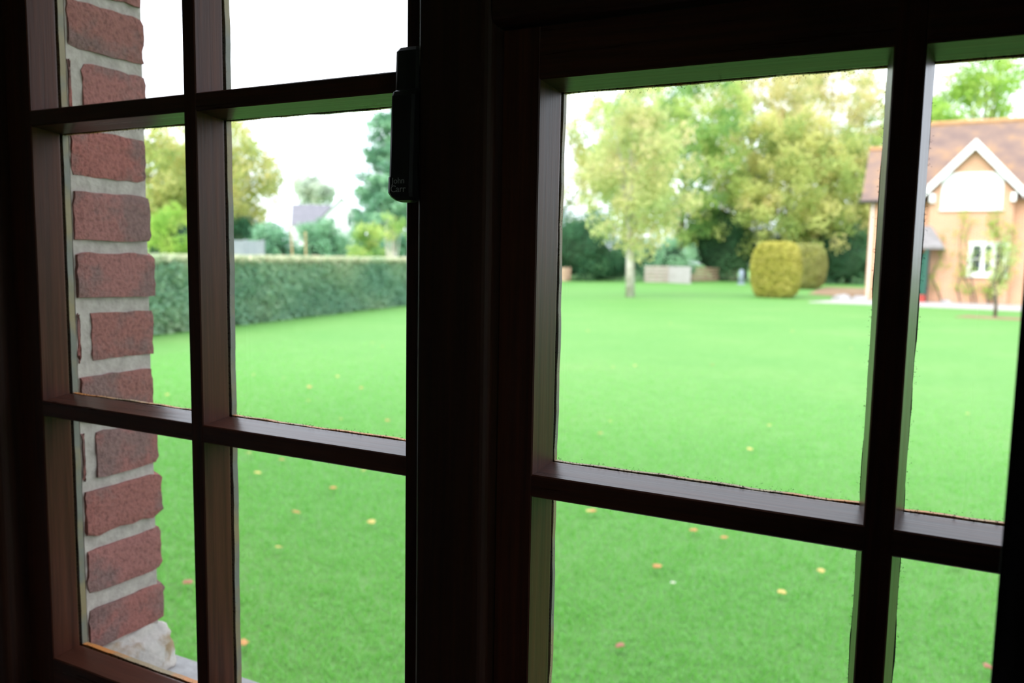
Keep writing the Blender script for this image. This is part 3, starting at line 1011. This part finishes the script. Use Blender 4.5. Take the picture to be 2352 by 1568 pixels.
# ------------------------------------------------------------------ left side: hedge, garden trees, far white house
def hedge(name, label, p0, p1, width, height, seed, n):
    """clipped hedge with its lawn-side face running from p0 to p1"""
    p0, p1 = Vector(p0), Vector(p1)
    d = (p1 - p0); L = d.length; d.normalize()
    side = Vector((-d.y, d.x, 0))
    root = tag(empty(name, ((p0 + p1) / 2)), label, 'hedge')
    o = root.location
    # core: gridded slab with a wandering face
    mb = MB(); vs = []; fs = []
    nl, npf = 120, 8
    prof = [(0.10, 0.0), (0.02, 0.25), (0.0, 0.6), (0.02, 0.93), (0.10, 1.0), (0.90, 1.0), (0.98, 0.9), (0.98, 0.0)]
    for i in range(nl + 1):
        t = i / nl
        for k_, (a, h) in enumerate(prof):
            q = p0 + d * (L * t) + side * (a * width)
            wv = 0.10 * mnoise.noise(Vector((t * L * 0.7, h * 2.0, seed))) + 0.05 * mnoise.noise(Vector((t * L * 2.2, h * 4.0, seed)))
            q = q + side * (0.09 + wv) * (1 if a < 0.5 else -1)
            vs.append((q.x - o.x, q.y - o.y, h * (height - 0.05) + 0.03 * mnoise.noise(Vector((t * L * 0.4, 3, seed)))))
    for i in range(nl):
        for k_ in range(npf - 1):
            a = i * npf + k_
            fs.append((a, a + 1, a + npf + 1, a + npf))
    fs += [tuple(range(npf)), tuple(nl * npf + k_ for k_ in range(npf - 1, -1, -1))]
    mb.add(vs, fs).build('branch_mass', M['core_hedge'], root)
    r = np.random.default_rng(seed)
    m = n
    t = r.random(m) ; u = r.random(m)
    s_face = (height) / (height + width)
    isf = u < s_face
    h = np.where(isf, r.random(m) ** 0.9 * height, height - 0.02)
    a = np.where(isf, 0.0, r.random(m) * width)
    lump = np.array([0.10 * mnoise.noise(Vector((tt * L * 0.7, hh / height * 2.0, seed))) + 0.05 * mnoise.noise(Vector((tt * L * 2.2, hh / height * 4.0, seed))) for tt, hh in zip(t, h)])
    a = a + np.where(isf, 0.06 + lump + 0.05 * r.random(m), 0)
    x = p0.x + d.x * L * t + side.x * a - o.x
    y = p0.y + d.y * L * t + side.y * a - o.y
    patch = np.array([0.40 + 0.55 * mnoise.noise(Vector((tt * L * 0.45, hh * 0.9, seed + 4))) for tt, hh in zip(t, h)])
    patch = patch + np.where(h > height - 0.12, 0.5, 0.0) + np.clip((h - 0.75) * 0.25, 0, 0.2)      # tan clipped shoots along the top, with sunlit lightening painted in
    foliage('foliage', M['lf_hedge'], root, np.stack([x, y, h], 1), 0.07, 3, 0.085, seed + 5, 0.0, tones=np.clip(patch, 0, 1))
    return root


hedge('hedge', 'long clipped green hedge along the left of the lawn', (-12.1, 5.0, 0), (-16.9, 32.0, 0), 1.1, 1.50, 3, 36000)

GL = 'garden trees beyond the hedge'
wood_tree('yellow green tree beyond the hedge, beside the brick reveal', 500, 48, 262, 150, 'lf_yellow', 71, 590, 330, 75, leaf=0.2, spread=0.7, shell=0.3, group=GL, trunk_r=0.16)
wood_tree('bushy yellow green tree glimpsed between brick reveal and window bar', 350, 44, 275, 90, 'lf_yellow', 72, 600, 110, 80, leaf=0.2, spread=0.7, shell=0.3, group=GL, trunk_r=0.16)
# conifer: tiers of needles narrowing to the top
def conifer(label, px, depth, top_y, half_px, seed):
    b = at(px, 610, depth); b.z = 0
    H = at(px, top_y, depth).z
    rx = half_px * depth / F_PX
    root = tag(empty('conifer', b), label, 'tree', GL)
    MB().tube([(0, 0, -0.05), (0, 0, H * 0.5), (0, 0, H * 0.98)], [0.28, 0.16, 0.03], 8).build('trunk', M['bark'], root)
    r = random.Random(seed); pts = []
    for i in range(520):
        z = H * (0.12 + 0.86 * r.random() ** 1.15)
        q = rx * (1 - (z / H) ** 2.0 * 0.72) * r.uniform(0.35, 1.0)
        a = r.uniform(0, 2 * math.pi)
        pts.append((q * math.cos(a), q * math.sin(a), z - q * 0.15))
    for i in range(14):
        e = Vector(pts[i * 7]); MB().tube([(0, 0, e.z), e], [0.06, 0.015], 5).build('branch', M['bark'], root)
    foliage('foliage', M['lf_fir'], root, pts, 0.55, 90, 0.19, seed + 1, 0.4, 0.6)
conifer('tall blue green conifer beyond the hedge beside the window handle', 940, 45, 190, 150, 73)

shrub('rounded bright green shrub in front of the white house', 740, 42, 512, 75, 'lf_laurel', 74, leaf=0.14, group=GL, n=70, spread=0.5)
shrub('dark green shrub right of the grey fence', 625, 40, 515, 60, 'lf_fir', 75, leaf=0.14, group=GL, n=60, spread=0.45)
shrub('low pale green shrub under the conifer', 850, 38, 515, 45, 'lf_green', 76, leaf=0.13, group=GL, n=40, spread=0.4, core=False)
shrub('low yellow green shrub left of the grey fence', 400, 38, 480, 80, 'lf_lime', 77, leaf=0.14, group=GL, n=60, spread=0.5)
shrub('dark green shrub behind the grey fence', 560, 46, 500, 70, 'lf_dark', 78, leaf=0.14, group=GL, n=60, spread=0.5)
# shrub of pale bare stems
st = at(905, 610, 36); st.z = 0
so_ = tag(empty('stem_shrub', st), 'shrub of pale bare stems beside the mullion, beyond the hedge', 'shrub')
rs = random.Random(9)
for i in range(9):
    a = rs.uniform(-0.35, 0.35)
    MB().tube([(a * 0.5, rs.uniform(-.2, .2), -0.02), (a, 0, 1.3), (a * 1.9, rs.uniform(-.2, .2), rs.uniform(2.6, 3.3))], [0.045, 0.035, 0.012], 6).build('stem', M['birch_bark'], so_)
foliage('foliage', M['lf_green'], so_, [(rs.uniform(-.6, .6), rs.uniform(-.3, .3), rs.uniform(2.4, 3.5)) for _ in range(12)], 0.3, 40, 0.13, 12)

for px, lean, lb in ((676, -0.12, 'taller tan garden pole beyond the hedge, nearer the grey fence'), (704, -0.03, 'tan garden pole beyond the hedge, nearer the white house')):
    p = at(px, 610, 34); p.z = 0
    pr = tag(empty('garden_pole', p), lb, 'pole', 'garden poles beyond the hedge')
    MB().tube([(0, 0, -0.05), (lean * 0.6, lean * 0.3, 1.6), (lean, lean * 0.5, 2.75 if px < 690 else 2.5)], [0.05, 0.045, 0.035], 8).build('shaft', M['pole_wood'], pr)
    MB().tube([(lean * 0.97, lean * .48, 2.66 if px < 690 else 2.41), (lean, lean * 0.5, 2.80 if px < 690 else 2.55)], [0.055, 0.045], 8).build('cap', M['pole_wood'], pr)
# grey fence
f0 = at(520, 610, 38); f0.z = 0
f1 = at(602, 610, 38.5); f1.z = 0
fn = tag(empty('garden_fence', f0), 'low blue grey board fence beyond the hedge', 'fence')
dv = (f1 - f0); nb = 14
for i in range(nb):
    p = dv * (i / nb); q = dv * ((i + 0.93) / nb)
    dep = 0.02 * (i % 2)
    MB().add([(p.x, p.y + dep, 0), (q.x, q.y + dep, 0), (q.x, q.y + dep + 0.03, 0), (p.x, p.y + dep + 0.03, 0),
              (p.x, p.y + dep, 2.2), (q.x, q.y + dep, 2.2), (q.x, q.y + dep + 0.03, 2.2), (p.x, p.y + dep + 0.03, 2.2)],
             [(0, 3, 2, 1), (4, 5, 6, 7), (0, 1, 5, 4), (2, 3, 7, 6), (0, 4, 7, 3), (1, 2, 6, 5)]).build('board', M['grey_fence'], fn)
for t in (0.0, 0.5, 1.0):
    p = dv * t
    box('post', M['grey_fence'], p.x - 0.05, p.x + 0.05, p.y + 0.05, p.y + 0.15, -0.02, 2.25, fn)

# far white house: gable towards the garden, slate roof running left
wh = tag(empty('white_house', (-71.7, 88.0, 0)), 'distant white house with a pointed gable and grey roof', 'house')
ang = math.radians(39)
wh.rotation_euler = (0, 0, ang)
wb = MB()
wb.add([(-3, 0, 0), (3, 0, 0), (3, 0, 6.2), (0, 0, 9.3), (-3, 0, 6.2), (-3, 9, 0), (3, 9, 0), (3, 9, 6.2), (0, 9, 9.3), (-3, 9, 6.2)],
       [(0, 1, 2, 3, 4), (5, 9, 8, 7, 6), (0, 5, 6, 1), (1, 6, 7, 2), (0, 4, 9, 5), (2, 7, 8, 3), (3, 8, 9, 4)])
wb.build('gable_wall', M['white_wall'], wh)
MB().box(-6.6, -2.9, 2.0, 8.0, 0, 5.6).build('side_wall', M['white_wall'], wh)
MB().add([(-6.9, 1.7, 5.5), (-1.5, 1.7, 5.5), (-1.5, 5, 8.6), (-6.9, 5, 8.6), (-6.9, 8.3, 5.5), (-1.5, 8.3, 5.5)],
         [(0, 1, 2, 3), (3, 2, 5, 4), (0, 3, 4), (1, 5, 2)]).build('roof', M['slate'], wh)
rfm = MB()
for s in (-1, 1):
    rfm.add([(0, -0.3, 9.35), (s * 3.3, -0.3, 5.95), (s * 3.3, 9.2, 5.95), (0, 9.2, 9.35), (0, -0.3, 9.5), (s * 3.35, -0.3, 6.1), (s * 3.35, 9.2, 6.1), (0, 9.2, 9.5)],
            [(0, 1, 2, 3), (4, 7, 6, 5), (0, 4, 5, 1), (2, 6, 7, 3), (1, 5, 6, 2)])
rfm.build('gable_roof', M['slate'], wh)
for x in (-1.0, 1.2):
    wf = box('window', M['fascia'], x - 0.55, x + 0.55, -0.06, 0.02, 5.4, 6.7, wh)
    MB().box(x - 0.45, x - 0.03, -0.08, -0.05, 5.5, 6.6).build('pane', M['pane_far'], wf)
    MB().box(x + 0.03, x + 0.45, -0.08, -0.05, 5.5, 6.6).build('pane', M['pane_sky'], wf)
wood_tree('hazy distant tree behind the white house', 722, 130, 405, 42, 'lf_haze', 79, 470, 30, 120, leaf=0.6, spread=1.3, group=GL)

# ------------------------------------------------------------------ pallets, post, topiary
def pallet(label, px0, px1, y_top, y_bot, mat, horiz, seed, depth=None):
    base0 = at(px0, 700, 10); 
    def ground(px, py):
        d = (at(px, py, 1.0) - CAM); t = -CAM.z / d.z
        return CAM + d * t
    a, b = ground(px0, y_bot[0]), ground(px1, y_bot[1])
    dep = (a - CAM).dot(_fwd)
    H = (y_bot[0] - y_top) * dep / F_PX
    root = tag(empty('pallet', a), label, 'pallet', 'wooden pallets standing as compost bins')
    v = b - a; v.z = 0; L = v.length; root.rotation_euler = (0, 0, math.atan2(v.y, v.x))
    mt = M[mat]
    if horiz:
        n = 5
        for i in range(n):
            z = 0.02 + (H - 0.02) * i / n
            box('slat', mt, 0, L, -0.03, 0.0, z, z + H / n * 0.80, root)
        for x in (0.0, L * 0.5 - 0.05, L - 0.1):
            box('bearer', mt, x, x + 0.1, 0.0, 0.09, 0, H * 0.98, root)
    else:
        n = max(4, int(L / 0.14))
        for i in range(n):
            x = L * i / n
            box('slat', mt, x, x + L / n * 0.80, -0.03, 0.0, 0.0, H, root)
        for z in (0.02, H * 0.45, H - 0.14):
            box('bearer', mt, 0, L * 0.985, 0.0, 0.09, z, z + 0.1, root)
    return root


pallet('bleached pallet of wide gaps standing nearest the birch', 1480, 1534, 609, (648, 649), 'pallet', True, 1)
pallet('pale grey pallet with upright slats, second from the birch', 1535, 1586, 611, (649, 652), 'pallet_grey', False, 2)
pallet('tan pallet with level slats, third from the birch', 1588, 1650, 613, (646, 645), 'pallet_tan', True, 3)
pallet('tan pallet nearest the topiary bushes', 1651, 1692, 616, (644, 643), 'pallet_tan', True, 4)
wb0 = at(1272, 610, 58); wb0.z = 0
wbx = tag(empty('compost_box', wb0), 'low tan wooden box at the left end of the wood, beside the window stile', 'box')
for i in range(4):
    for yy in (0, 0.9):
        box('board', M['pallet_tan'], -0.6, 0.95, yy, yy + 0.03, 0.02 + i * 0.24, 0.24 + i * 0.24, wbx)
for xx in (-0.6, 0.9):
    for yy in (0.03, 0.82):
        box('corner_post', M['pallet_tan'], xx, xx + 0.06, yy, yy + 0.07, 0, 1.02, wbx)
pb = at(1704, 610, 58); pb.z = 0
ps = tag(empty('stone_post', pb), 'small blue grey stone post between the pallets and the topiary', 'post')
MB().tube([(0, 0, 0), (0, 0, 0.1)], [0.28, 0.26], 10).build('base', M['blue_grey'], ps)
MB().tube([(0, 0, 0.08), (0, 0, 0.75), (0, 0, 0.95), (0, 0, 1.05)], [0.21, 0.17, 0.16, 0.07], 10).build('shaft', M['blue_grey'], ps, True)


def topiary(label, base, hw, hd_, H, mat, seed, core, n):
    root = tag(empty('topiary_bush', base), label, 'bush', 'clipped golden topiary bushes')
    def surf(v):
        x, y, z = v.x, v.y, v.z
        m = 1.0 / max(1e-6, (abs(x) ** 4.5 + abs(y) ** 4.5 + abs(z) ** 4.5) ** (1 / 4.5))
        x, y, z = x * m, y * m, z * m
        tp = 1.0 - 0.10 * max(0, z) - 0.10 * max(0, -z)
        bumpy = 1 + 0.05 * mnoise.noise(Vector((x * 2 + seed, y * 2, z * 2)))
        return Vector((x * hw * tp * bumpy, y * hd_ * tp * bumpy, H * 0.5 + z * H * 0.5 * (1 + 0.02 * mnoise.noise(Vector((x * 2, y * 2, seed))))))
    bm = bmesh.new(); bmesh.ops.create_icosphere(bm, subdivisions=4, radius=1)
    for v in bm.verts:
        p = surf(v.co.normalized()); c = Vector((0, 0, H / 2))
        v.co = c + (p - c) * 0.93
        v.co.z = max(0, v.co.z)
    me = bpy.data.meshes.new('branch_mass'); bm.to_mesh(me); bm.free(); me.materials.append(core)
    link(bpy.data.objects.new('branch_mass', me), root)
    r = random.Random(seed); pts = []
    for _ in range(n):
        v = Vector((r.gauss(0, 1), r.gauss(0, 1), r.gauss(0, 1))).normalized()
        p = surf(v)
        pts.append((p.x, p.y, max(0.05, p.z)))
    foliage('foliage', M[mat], root, pts, 0.07, 5, 0.11, seed + 2, 0)
    return root


topiary('clipped golden yew block, the nearer of two topiary bushes', (-6.17, 38.3, 0), 1.03, 1.0, 2.50, 'lf_gold', 81, M['core_gold'], 7000)
topiary('clipped golden yew block, the farther and duller of two topiary bushes', (-6.95, 52.8, 0), 1.42, 1.3, 2.75, 'lf_gold2', 82, M['core_gold'], 7000)

# ------------------------------------------------------------------ brick house on the right
HY = 39.0
hs = tag(empty('brick_house', (1.5, HY, 0)), 'peach brick house with a white gable at the right', 'house')
HLOC = Vector(hs.location)


def hp(o, parent=None):
    if parent is None:
        o.parent = hs
        o.matrix_parent_inverse = Matrix.Translation(-HLOC)
    else:
        o.parent = parent
    return o


# gabled front bay
GX0, GX1, GAX, GZE, GZA = -0.02, 3.10, 1.54, 4.72, 6.55
gw = MB()
gw.add([(GX0, HY, 0), (GX1, HY, 0), (GX1, HY, GZE), (GAX, HY, GZA), (GX0, HY, GZE), (GX0, HY + 4, 0), (GX1, HY + 4, 0), (GX1, HY + 4, GZE), (GAX, HY + 4, GZA), (GX0, HY + 4, GZE)],
       [(0, 1, 2, 3, 4), (5, 9, 8, 7, 6), (0, 5, 6, 1), (1, 6, 7, 2), (0, 4, 9, 5), (2, 7, 8, 3), (3, 8, 9, 4)])
hp(gw.build('gable_wall', M['housebrick']))
# main range behind
hp(MB().box(-2.4, 9.0, HY + 0.5, HY + 6.5, 0, 4.55).build('main_wall', M['housebrick']))
# main roof: high ridge on the right, lower wing on the left
def roof(name, x0, x1, y0, y1, ze, zr, mat, th=0.14):
    ym = (y0 + y1) / 2
    vs = []
    for x in (x0, x1):
        vs += [(x, y0, ze), (x, ym, zr), (x, y1, ze), (x, y1, ze - th), (x, ym, zr - th), (x, y0, ze - th)]
    fs = [(0, 6, 7, 1), (1, 7, 8, 2), (2, 8, 9, 3), (3, 9, 10, 4), (4, 10, 11, 5), (5, 11, 6, 0), (0, 1, 4, 5), (1, 2, 3, 4), (6, 11, 10, 7), (7, 10, 9, 8)]
    o = MB().add(vs, fs).build(name, mat)
    hp(o)
    rd = MB().tube([(x0, ym, zr), (x1, ym, zr)], [0.13, 0.13], 8).build('ridge', M['ridge_tile'])
    hp(rd)
    return o


roof('roof', -0.9, 9.3, HY + 0.2, HY + 6.8, 4.55, 8.15, M['rooftile'])
roof('roof', -2.78, -0.7, HY + 0.15, HY + 6.85, 4.45, 7.10, M['rooftile'])
hp(MB().add([(-2.4, HY + 0.5, 4.5), (-2.4, HY + 6.5, 4.5), (-2.4, HY + 3.5, 6.9), (-2.3, HY + 0.5, 4.5), (-2.3, HY + 6.5, 4.5), (-2.3, HY + 3.5, 6.9)],
            [(0, 1, 2), (3, 5, 4), (0, 3, 4, 1), (1, 4, 5, 2), (2, 5, 3, 0)]).build('end_wall', M['housebrick']))
# gable roof slopes
gr_ = MB()
for s in (-1, 1):
    xe = GAX + s * 1.86
    gr_.add([(GAX, HY - 0.28, GZA + 0.12), (xe, HY - 0.28, 4.62), (xe, HY + 3.4, 4.62), (GAX, HY + 3.4, GZA + 0.12),
             (GAX, HY - 0.28, GZA + 0.28), (xe, HY - 0.28, 4.78), (xe, HY + 3.4, 4.78), (GAX, HY + 3.4, GZA + 0.28)],
            [(0, 1, 2, 3), (4, 7, 6, 5), (0, 4, 5, 1), (2, 6, 7, 3), (1, 5, 6, 2), (0, 3, 7, 4)])
hp(gr_.build('gable_roof', M['rooftile']))
for s in (-1, 1):
    xe = GAX + s * 1.88
    b = MB().add([(GAX, HY - 0.34, GZA - 0.06), (xe, HY - 0.34, 4.44), (xe, HY - 0.34, 4.82), (GAX, HY - 0.34, GZA + 0.36),
                  (GAX, HY - 0.29, GZA - 0.06), (xe, HY - 0.29, 4.44), (xe, HY - 0.29, 4.82), (GAX, HY - 0.29, GZA + 0.36)],
                 [(0, 1, 2, 3), (4, 7, 6, 5), (0, 4, 5, 1), (2, 6, 7, 3), (1, 5, 6, 2), (0, 3, 7, 4)])
    o = b.build('bargeboard', M['fascia']); hp(o)
    hp(box('corbel', M['fascia'], GAX + s * 1.50 - 0.09, GAX + s * 1.50 + 0.09, HY - 0.34, HY, 4.30, 4.66))
for x0, x1 in ((-2.9, -0.1),):
    hp(MB().tube([(x0, HY + 0.12, 4.40), (x1, HY + 0.12, 4.40)], [0.06, 0.06], 8).build('gutter', M['iron']))
    hp(MB().tube([(-2.30, HY + 0.42, 4.4), (-2.30, HY + 0.42, 0.0)], [0.035, 0.035], 8).build('downpipe', M['fascia']))


def house_window(name, x0, x1, z0, z1, cols, rows, transom, pane, y=HY, th=0.075, bw_=0.07):
    root = empty(name); hp(root)
    root.matrix_parent_inverse = Matrix.Translation(-HLOC)
    f = MB()
    f.box(x0, x1, y - 0.05, y + 0.02, z0, z0 + th).box(x0, x1, y - 0.05, y + 0.02, z1 - th, z1)
    f.box(x0, x0 + th, y - 0.05, y + 0.02, z0 + th, z1 - th).box(x1 - th, x1, y - 0.05, y + 0.02, z0 + th, z1 - th)
    hp(f.build('window_frame', M['fascia']), root)
    w_ = (x1 - x0 - 2 * th) / cols
    h_ = (z1 - z0 - 2 * th) / rows
    for i in range(1, cols):
        hp(box('glazing_bar', M['fascia'], x0 + th + w_ * i - bw_ / 2, x0 + th + w_ * i + bw_ / 2, y - 0.045, y + 0.01, z0 + th, z1 - th), root)
    for j in range(1, rows):
        hp(box('glazing_bar', M['fascia'], x0 + th, x1 - th, y - 0.043, y + 0.01, z0 + th + h_ * j - 0.02, z0 + th + h_ * j + 0.02), root)
    for i in range(cols):
        for j in range(rows):
            hp(box('pane', pane, x0 + th + w_ * i + 0.01, x0 + th + w_ * (i + 1) - 0.01, y - 0.02, y - 0.008, z0 + th + h_ * j + 0.01, z0 + th + h_ * (j + 1) - 0.01), root)
    hp(box('sill', M['fascia'], x0 - 0.06, x1 + 0.06, y - 0.12, y + 0.02, z0 - 0.06, z0), root)
    return root


house_window('window', 0.40, 2.68, 4.00, 5.54, 3, 2, None, M['pane_sky'], th=0.12)
house_window('window', 1.56, 3.06, 1.20, 2.64, 3, 2, None, M['pane_far'], th=0.17, bw_=0.16)
# porch with green door left of the bay
hp(MB().add([(-1.0, HY - 0.9, 2.30), (0.68, HY - 0.9, 2.30), (0.62, HY - 0.9, 2.42), (0.10, HY - 0.02, 3.30), (-0.9, HY - 0.02, 3.30), (-1.0, HY - 0.9, 2.42), (-1.0, HY, 2.30), (0.68, HY, 2.30)],
            [(0, 1, 2, 5), (5, 2, 3, 4), (1, 7, 3, 2), (0, 5, 4, 6), (6, 4, 3, 7), (0, 6, 7, 1)]).build('porch_roof', M['lead']))
for x in (0.08,):
    hp(box('porch_post', M['iron'], x - 0.05, x + 0.05, HY - 0.85, HY - 0.75, 0.05, 2.30))
dr = empty('door'); hp(dr)
hp(box('door_leaf', M['green_door'], -0.62, -0.06, HY - 0.45, HY - 0.40, 0.12, 2.15), dr)
hp(box('door_surround', M['fascia'], -0.72, -0.62, HY - 0.46, HY - 0.36, 0.1, 2.25), dr)
for z in (0.4, 1.2):
    hp(box('door_panel', M['green_door'], -0.52, -0.16, HY - 0.47, HY - 0.45, z, z + 0.6), dr)
hp(box('porch_side', M['green_door'], -0.06, 0.04, HY - 0.84, HY, 0.35, 2.28))
hp(box('step', M['red_brickwork'], -0.75, 0.06, HY - 0.95, HY - 0.3, 0.0, 0.34))
hp(box('wall_lamp', M['fascia'], -0.0, 0.18, HY - 0.16, HY - 0.02, 4.28, 4.62))

# climbing plant on the house front
cp = tag(empty('climbing_plant', (1.9, HY - 0.1, 0)), 'green climbing plant on the front wall of the brick house', 'climber')
rc = random.Random(31)
pts = []
for i in range(9):
    x = rc.uniform(-1.2, 1.2); z = 0; pl = [(x, 0, 0)]
    for s in range(5):
        x += rc.uniform(-0.35, 0.4); z += rc.uniform(0.5, 0.85); pl.append((max(-1.7, min(1.2, x)), rc.uniform(-0.06, 0.02), z))
    MB().tube(pl, [0.03, 0.026, 0.02, 0.016, 0.012, 0.008], 5).build('stem', M['bark'], cp)
    for a in pl[1:]:
        if not (0.0 < a[0] < 1.0 and 1.3 < a[2] < 2.5 and rc.random() < 0.75):
            pts.append((a[0], -0.06, a[2]))
        if rc.random() < .7: pts.append((a[0] + rc.uniform(-.3, .3), -0.05, a[2] + rc.uniform(-.3, .3)))
foliage('foliage', M['lf_lime'], cp, pts, 0.34, 26, 0.10, 33, 0.3)
# small tree in front of the house
tree('sapling', 'thin young tree on the lawn in front of the house window', (2.06, 29.2, 0), 2.6, (0.0, 0, 1.75), (0.6, 0.5, 1.05), 'lf_birch', 0.09, 26, 28, 0.24, 90,
     trunk_r=0.05, branches=8, shell=0.3, droop=0.4)
tag(slab('soil_bed', [(0.9, 28.2), (3.6, 27.9), (3.6, 28.9), (1.3, 29.4)], -0.01, 0.015, M['soil']), 'worn brown patch of lawn at the foot of the young tree', kind='structure')
shrub('low green plant at the foot of the house wall, left of its window', 2195, 36.0, 672, 17, 'lf_green', 91, leaf=0.09, n=16, per=50, spread=0.15)
shrub('low green plant at the foot of the house wall, below its window', 2248, 36.0, 674, 14, 'lf_green', 92, leaf=0.09, n=16, per=50, spread=0.15)


def rock(label, px, py, sx, sy, sz, seed):
    d = at(px, py, 1.0) - CAM
    p = CAM + d * (-CAM.z / d.z)
    bm = bmesh.new(); bmesh.ops.create_icosphere(bm, subdivisions=3, radius=1)
    for v in bm.verts:
        s = 1 + 0.3 * mnoise.noise(v.co * 1.6 + Vector((seed, 0, 0)))
        v.co = Vector((v.co.x * sx * s, v.co.y * sy * s, max(-0.02, (v.co.z * s * sz))))
    me = bpy.data.meshes.new('rockery_stone'); bm.to_mesh(me); bm.free(); me.materials.append(M['rock'])
    o = link(bpy.data.objects.new('rockery_stone', me)); o.location = (p.x, p.y, 0.0)
    tag(o, label, 'rock', 'stones at the end of the gravel path')


rock('broad grey stone at the left end of the gravel path', 1932, 688, 0.48, 0.4, 0.24, 3)
rock('grey stone beside the house corner', 1974, 690, 0.36, 0.3, 0.22, 5)
rock('small grey stone near the porch', 2172, 696, 0.25, 0.2, 0.16, 8)

# ------------------------------------------------------------------ fallen leaves scattered on the lawn
def leaf_mesh(mat, seed):
    r = random.Random(seed)
    n = 9
    out = []
    for i in range(n):
        a = 2 * math.pi * i / n
        q = (1.0 if i % 2 == 0 else 0.72) * r.uniform(0.85, 1.1)
        out.append((q * math.cos(a), 0.8 * q * math.sin(a), 0.12 * r.uniform(0.2, 1)))
    vs = [(0, 0, 0.25)] + out
    fs = [(0, i + 1, (i + 1) % n + 1) for i in range(n)]
    vs += [(x, y, z - 0.08) for x, y, z in vs]
    m_ = n + 1
    fs += [(a + m_, c + m_, b + m_) for a, b, c in fs[:n]]
    fs += [(i + 1, i + 1 + m_, (i + 1) % n + 1 + m_, (i + 1) % n + 1) for i in range(n)]
    me = bpy.data.meshes.new('fallen_leaf'); me.from_pydata(vs, [], fs); me.update(); me.materials.append(mat)
    return me


LM = {'y': leaf_mesh(M['leaf_y'], 1), 'o': leaf_mesh(M['leaf_o'], 2), 'r': leaf_mesh(M['leaf_r'], 3)}
SPOTS = [(855, 788, 'y'), (878, 800, 'y'), (582, 866, 'y'), (652, 874, 'y'), (775, 870, 'y'), (708, 893, 'y'), (830, 897, 'o'), (708, 927, 'y'), (712, 895, 'o'), (783, 970, 'y'), (890, 973, 'o'),
         (680, 1188, 'o'), (853, 1211, 'y'), (766, 1131, 'o'), (592, 1096, 'y'), (572, 1050, 'y'), (836, 1090, 'y'), (647, 1065, 'o'), (560, 1493, 'o'), (432, 1352, 'r'), (384, 913, 'y'), (640, 1270, 'y'),
         (1408, 848, 'y'), (1458, 844, 'y'), (1402, 975, 'y'), (1379, 1003, 'o'), (1636, 838, 'o'), (1722, 1040, 'y'), (1767, 984, 'y'), (1353, 1185, 'y'), (1592, 1230, 'o'), (1663, 1247, 'o'), (1509, 1315, 'o'),
         (1885, 1325, 'y'), (1795, 1375, 'y'), (1424, 1500, 'r'), (2270, 1550, 'r'), (1360, 1185, 'o'), (1955, 800, 'y'), (2222, 957, 'y'), (2200, 1310, 'y'), (1540, 742, 'y'), (1350, 760, 'y'), (1820, 760, 'y')]
LBL = {'y': 'small yellow fallen leaf lying on the lawn', 'o': 'small orange fallen leaf lying on the lawn', 'r': 'russet fallen leaf lying on the near lawn'}
rf = random.Random(77)
for px, py, c in SPOTS:
    d = at(px, py, 1.0) - CAM
    p = CAM + d * (-CAM.z / d.z)
    o = bpy.data.objects.new('fallen_leaf', LM[c])
    s = rf.uniform(0.022, 0.034) * (0.9 if c == 'r' else 1.0)
    o.scale = (s, s, s)
    o.rotation_euler = (rf.uniform(-.2, .2), rf.uniform(-.2, .2), rf.uniform(0, 6.28))
    o.location = (p.x, p.y, 0.035 if p.y < 11 else 0.004)
    link(o)
    tag(o, LBL[c], 'leaf', {'y': 'yellow', 'o': 'orange', 'r': 'russet'}[c] + ' fallen leaves on the lawn')
# one white daisy
d = at(1545, 1359, 1.0) - CAM
p = CAM + d * (-CAM.z / d.z)
dz = tag(empty('daisy', (p.x, p.y, 0)), 'single white daisy in the near lawn', 'flower')
MB().tube([(0, 0, 0), (0, 0, 0.045)], [0.0012, 0.0012], 5).build('stem', M['lf_grass'], dz)
for i in range(10):
    a = 2 * math.pi * i / 10
    ca, sa = math.cos(a), math.sin(a)
    MB().add([(0.003 * ca, 0.003 * sa, 0.046), (0.009 * ca - 0.003 * sa, 0.009 * sa + 0.003 * ca, 0.049), (0.014 * ca, 0.014 * sa, 0.048), (0.009 * ca + 0.003 * sa, 0.009 * sa - 0.003 * ca, 0.049)],
             [(0, 1, 2, 3)]).build('petal', M['petal'], dz, fix=False)
MB().tube([(0, 0, 0.044), (0, 0, 0.050)], [0.004, 0.003], 8).build('disc', M['leaf_y'], dz)
